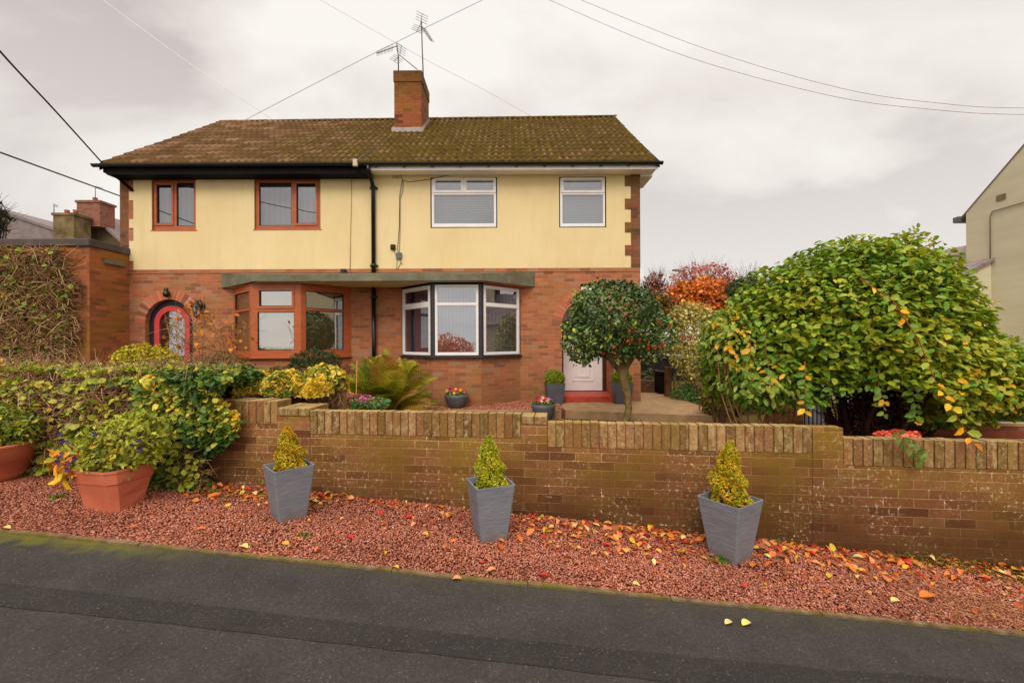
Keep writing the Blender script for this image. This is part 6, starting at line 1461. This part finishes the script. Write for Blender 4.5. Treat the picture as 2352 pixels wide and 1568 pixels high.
A = np.stack([LX, LY, np.array([G(x, y) for x, y in zip(LX, LY)])+.030], 1); th = rng.uniform(0, 2*PI, n); D = np.stack([np.cos(th), np.sin(th), rng.normal(0, .2, n)], 1); Nn = nrm(np.array([0, 0, 1.])+rng.normal(size=(n, 3))*.3)
Ln = rng.uniform(.025, .062, n); V, F = leaf_arrays(A, D, Nn, Ln, Ln*.3, .3, .2)
tag(npmesh('leaf_litter', V, F, DLEAF, np.repeat(pick([(170, 88, 48, 4), (126, 66, 44, 2.5), (190, 104, 60, 3.5), (206, 150, 100, 2), (206, 156, 56, 1.4), (184, 50, 40, 1)], n), 2, axis=0)), kind='stuff')
for x, y, r_, lb in ((1862, 1250, .045, 'small green weed at the foot of the wall, right of the rightmost planter'), (1978, 1264, .05, 'green weed at the wall foot between two others'), (1772, 1252, .035, 'tiny green weed beside the rightmost planter'), (2088, 1300, .03, 'little green sprig among the leaves at the lower right'),
                     (1656, 1292, .035, 'green weed growing against the base of the rightmost planter'), (700, 1238, .025, 'tiny green sprig on the gravel below the left grey planter'), (128, 1148, .05, 'small weed on the gravel left of the square terracotta planter'), (655, 1196, .0, '')):
    if not r_: continue
    q = onG(x, y); A = np.array([[q.x, q.y, G(q.x, q.y)+.01]])+rng.normal(size=(70, 3))*np.array([r_*.7, r_*.6, .004]); t_ = npmesh
    D = nrm(rng.normal(size=(70, 3))*.7+np.array([0, 0, 1.])); V, F = leaf_arrays(A, D, nrm(rng.normal(size=(70, 3))), rng.uniform(.02, .05, 70), rng.uniform(.005, .010, 70))
    tag(npmesh('weed', V, F, LEAF, np.repeat(pick([(70, 110, 30, 3), (96, 134, 40, 2)], 70), 2, axis=0)), lb, 'weed')
# fallen leaves gathered under the ivy, green ones too
n = 240; x = rng.uniform(-3.0, -1.7, n); y = np.array([wallY(a) for a in x])-.12-np.abs(rng.normal(0, .13, n)); A = np.stack([x, y, np.array([G(a, b) for a, b in zip(x, y)])+.032], 1)
th = rng.uniform(0, 2*PI, n); D = np.stack([np.cos(th), np.sin(th), rng.normal(0, .3, n)], 1); Ln = rng.uniform(.03, .06, n); V, F = leaf_arrays(A, D, nrm(np.array([0, 0, 1.])+rng.normal(size=(n, 3))*.4), Ln, Ln*.38)
tag(npmesh('ivy_litter', V, F, DLEAF, np.repeat(pick([(184, 96, 60, 3), (196, 130, 70, 3), (150, 80, 50, 2), (96, 116, 40, 2), (206, 180, 90, 1)], n), 2, axis=0)), kind='stuff')
# straw at the lower right and moss at the end of the wall
n = 900; x = rng.normal(3.15, .34, n); ff = rng.uniform(0, 1, n); y = np.array([edgeY(a)+.06+(wallY(a)-edgeY(a)-.1)*f_ for a, f_ in zip(x, ff)]); keep = x > 2.4; x, y = x[keep], y[keep]
A = np.stack([x, y, np.array([G(a, b) for a, b in zip(x, y)])+.02], 1); D = nrm(rng.normal(size=A.shape)*np.array([1, .7, .1])); o = twigs('straw', A, D, rng.uniform(.05, .18, len(A)), .0016, [(176, 126, 84, 3), (146, 96, 64, 3), (206, 164, 116, 1)], bend=.4); tag(o, kind='stuff')
n = 5200; x = rng.uniform(3.05, 4.6, n); lo = np.array([wallY(a) for a in x])-.10-.38*np.clip((x-3.05), 0, .55); y = lo+(np.array([wallY(a)+.0 for a in x])-lo)*rng.uniform(0, 1, n)
A = np.stack([x, y, np.array([G(a, b) for a, b in zip(x, y)])+.015], 1); D = nrm(rng.normal(size=A.shape)*np.array([1, 1, .2])+np.array([0, -.2, .8])); V, F = leaf_arrays(A, D, nrm(rng.normal(size=A.shape)), rng.uniform(.015, .05, n), rng.uniform(.003, .006, n))
tag(npmesh('moss_and_grass', V, F, LEAF, np.repeat(pick([(84, 92, 20, 3), (104, 108, 26, 3), (62, 68, 18, 3), (130, 120, 50, 1)], n), 2, axis=0)), kind='stuff')
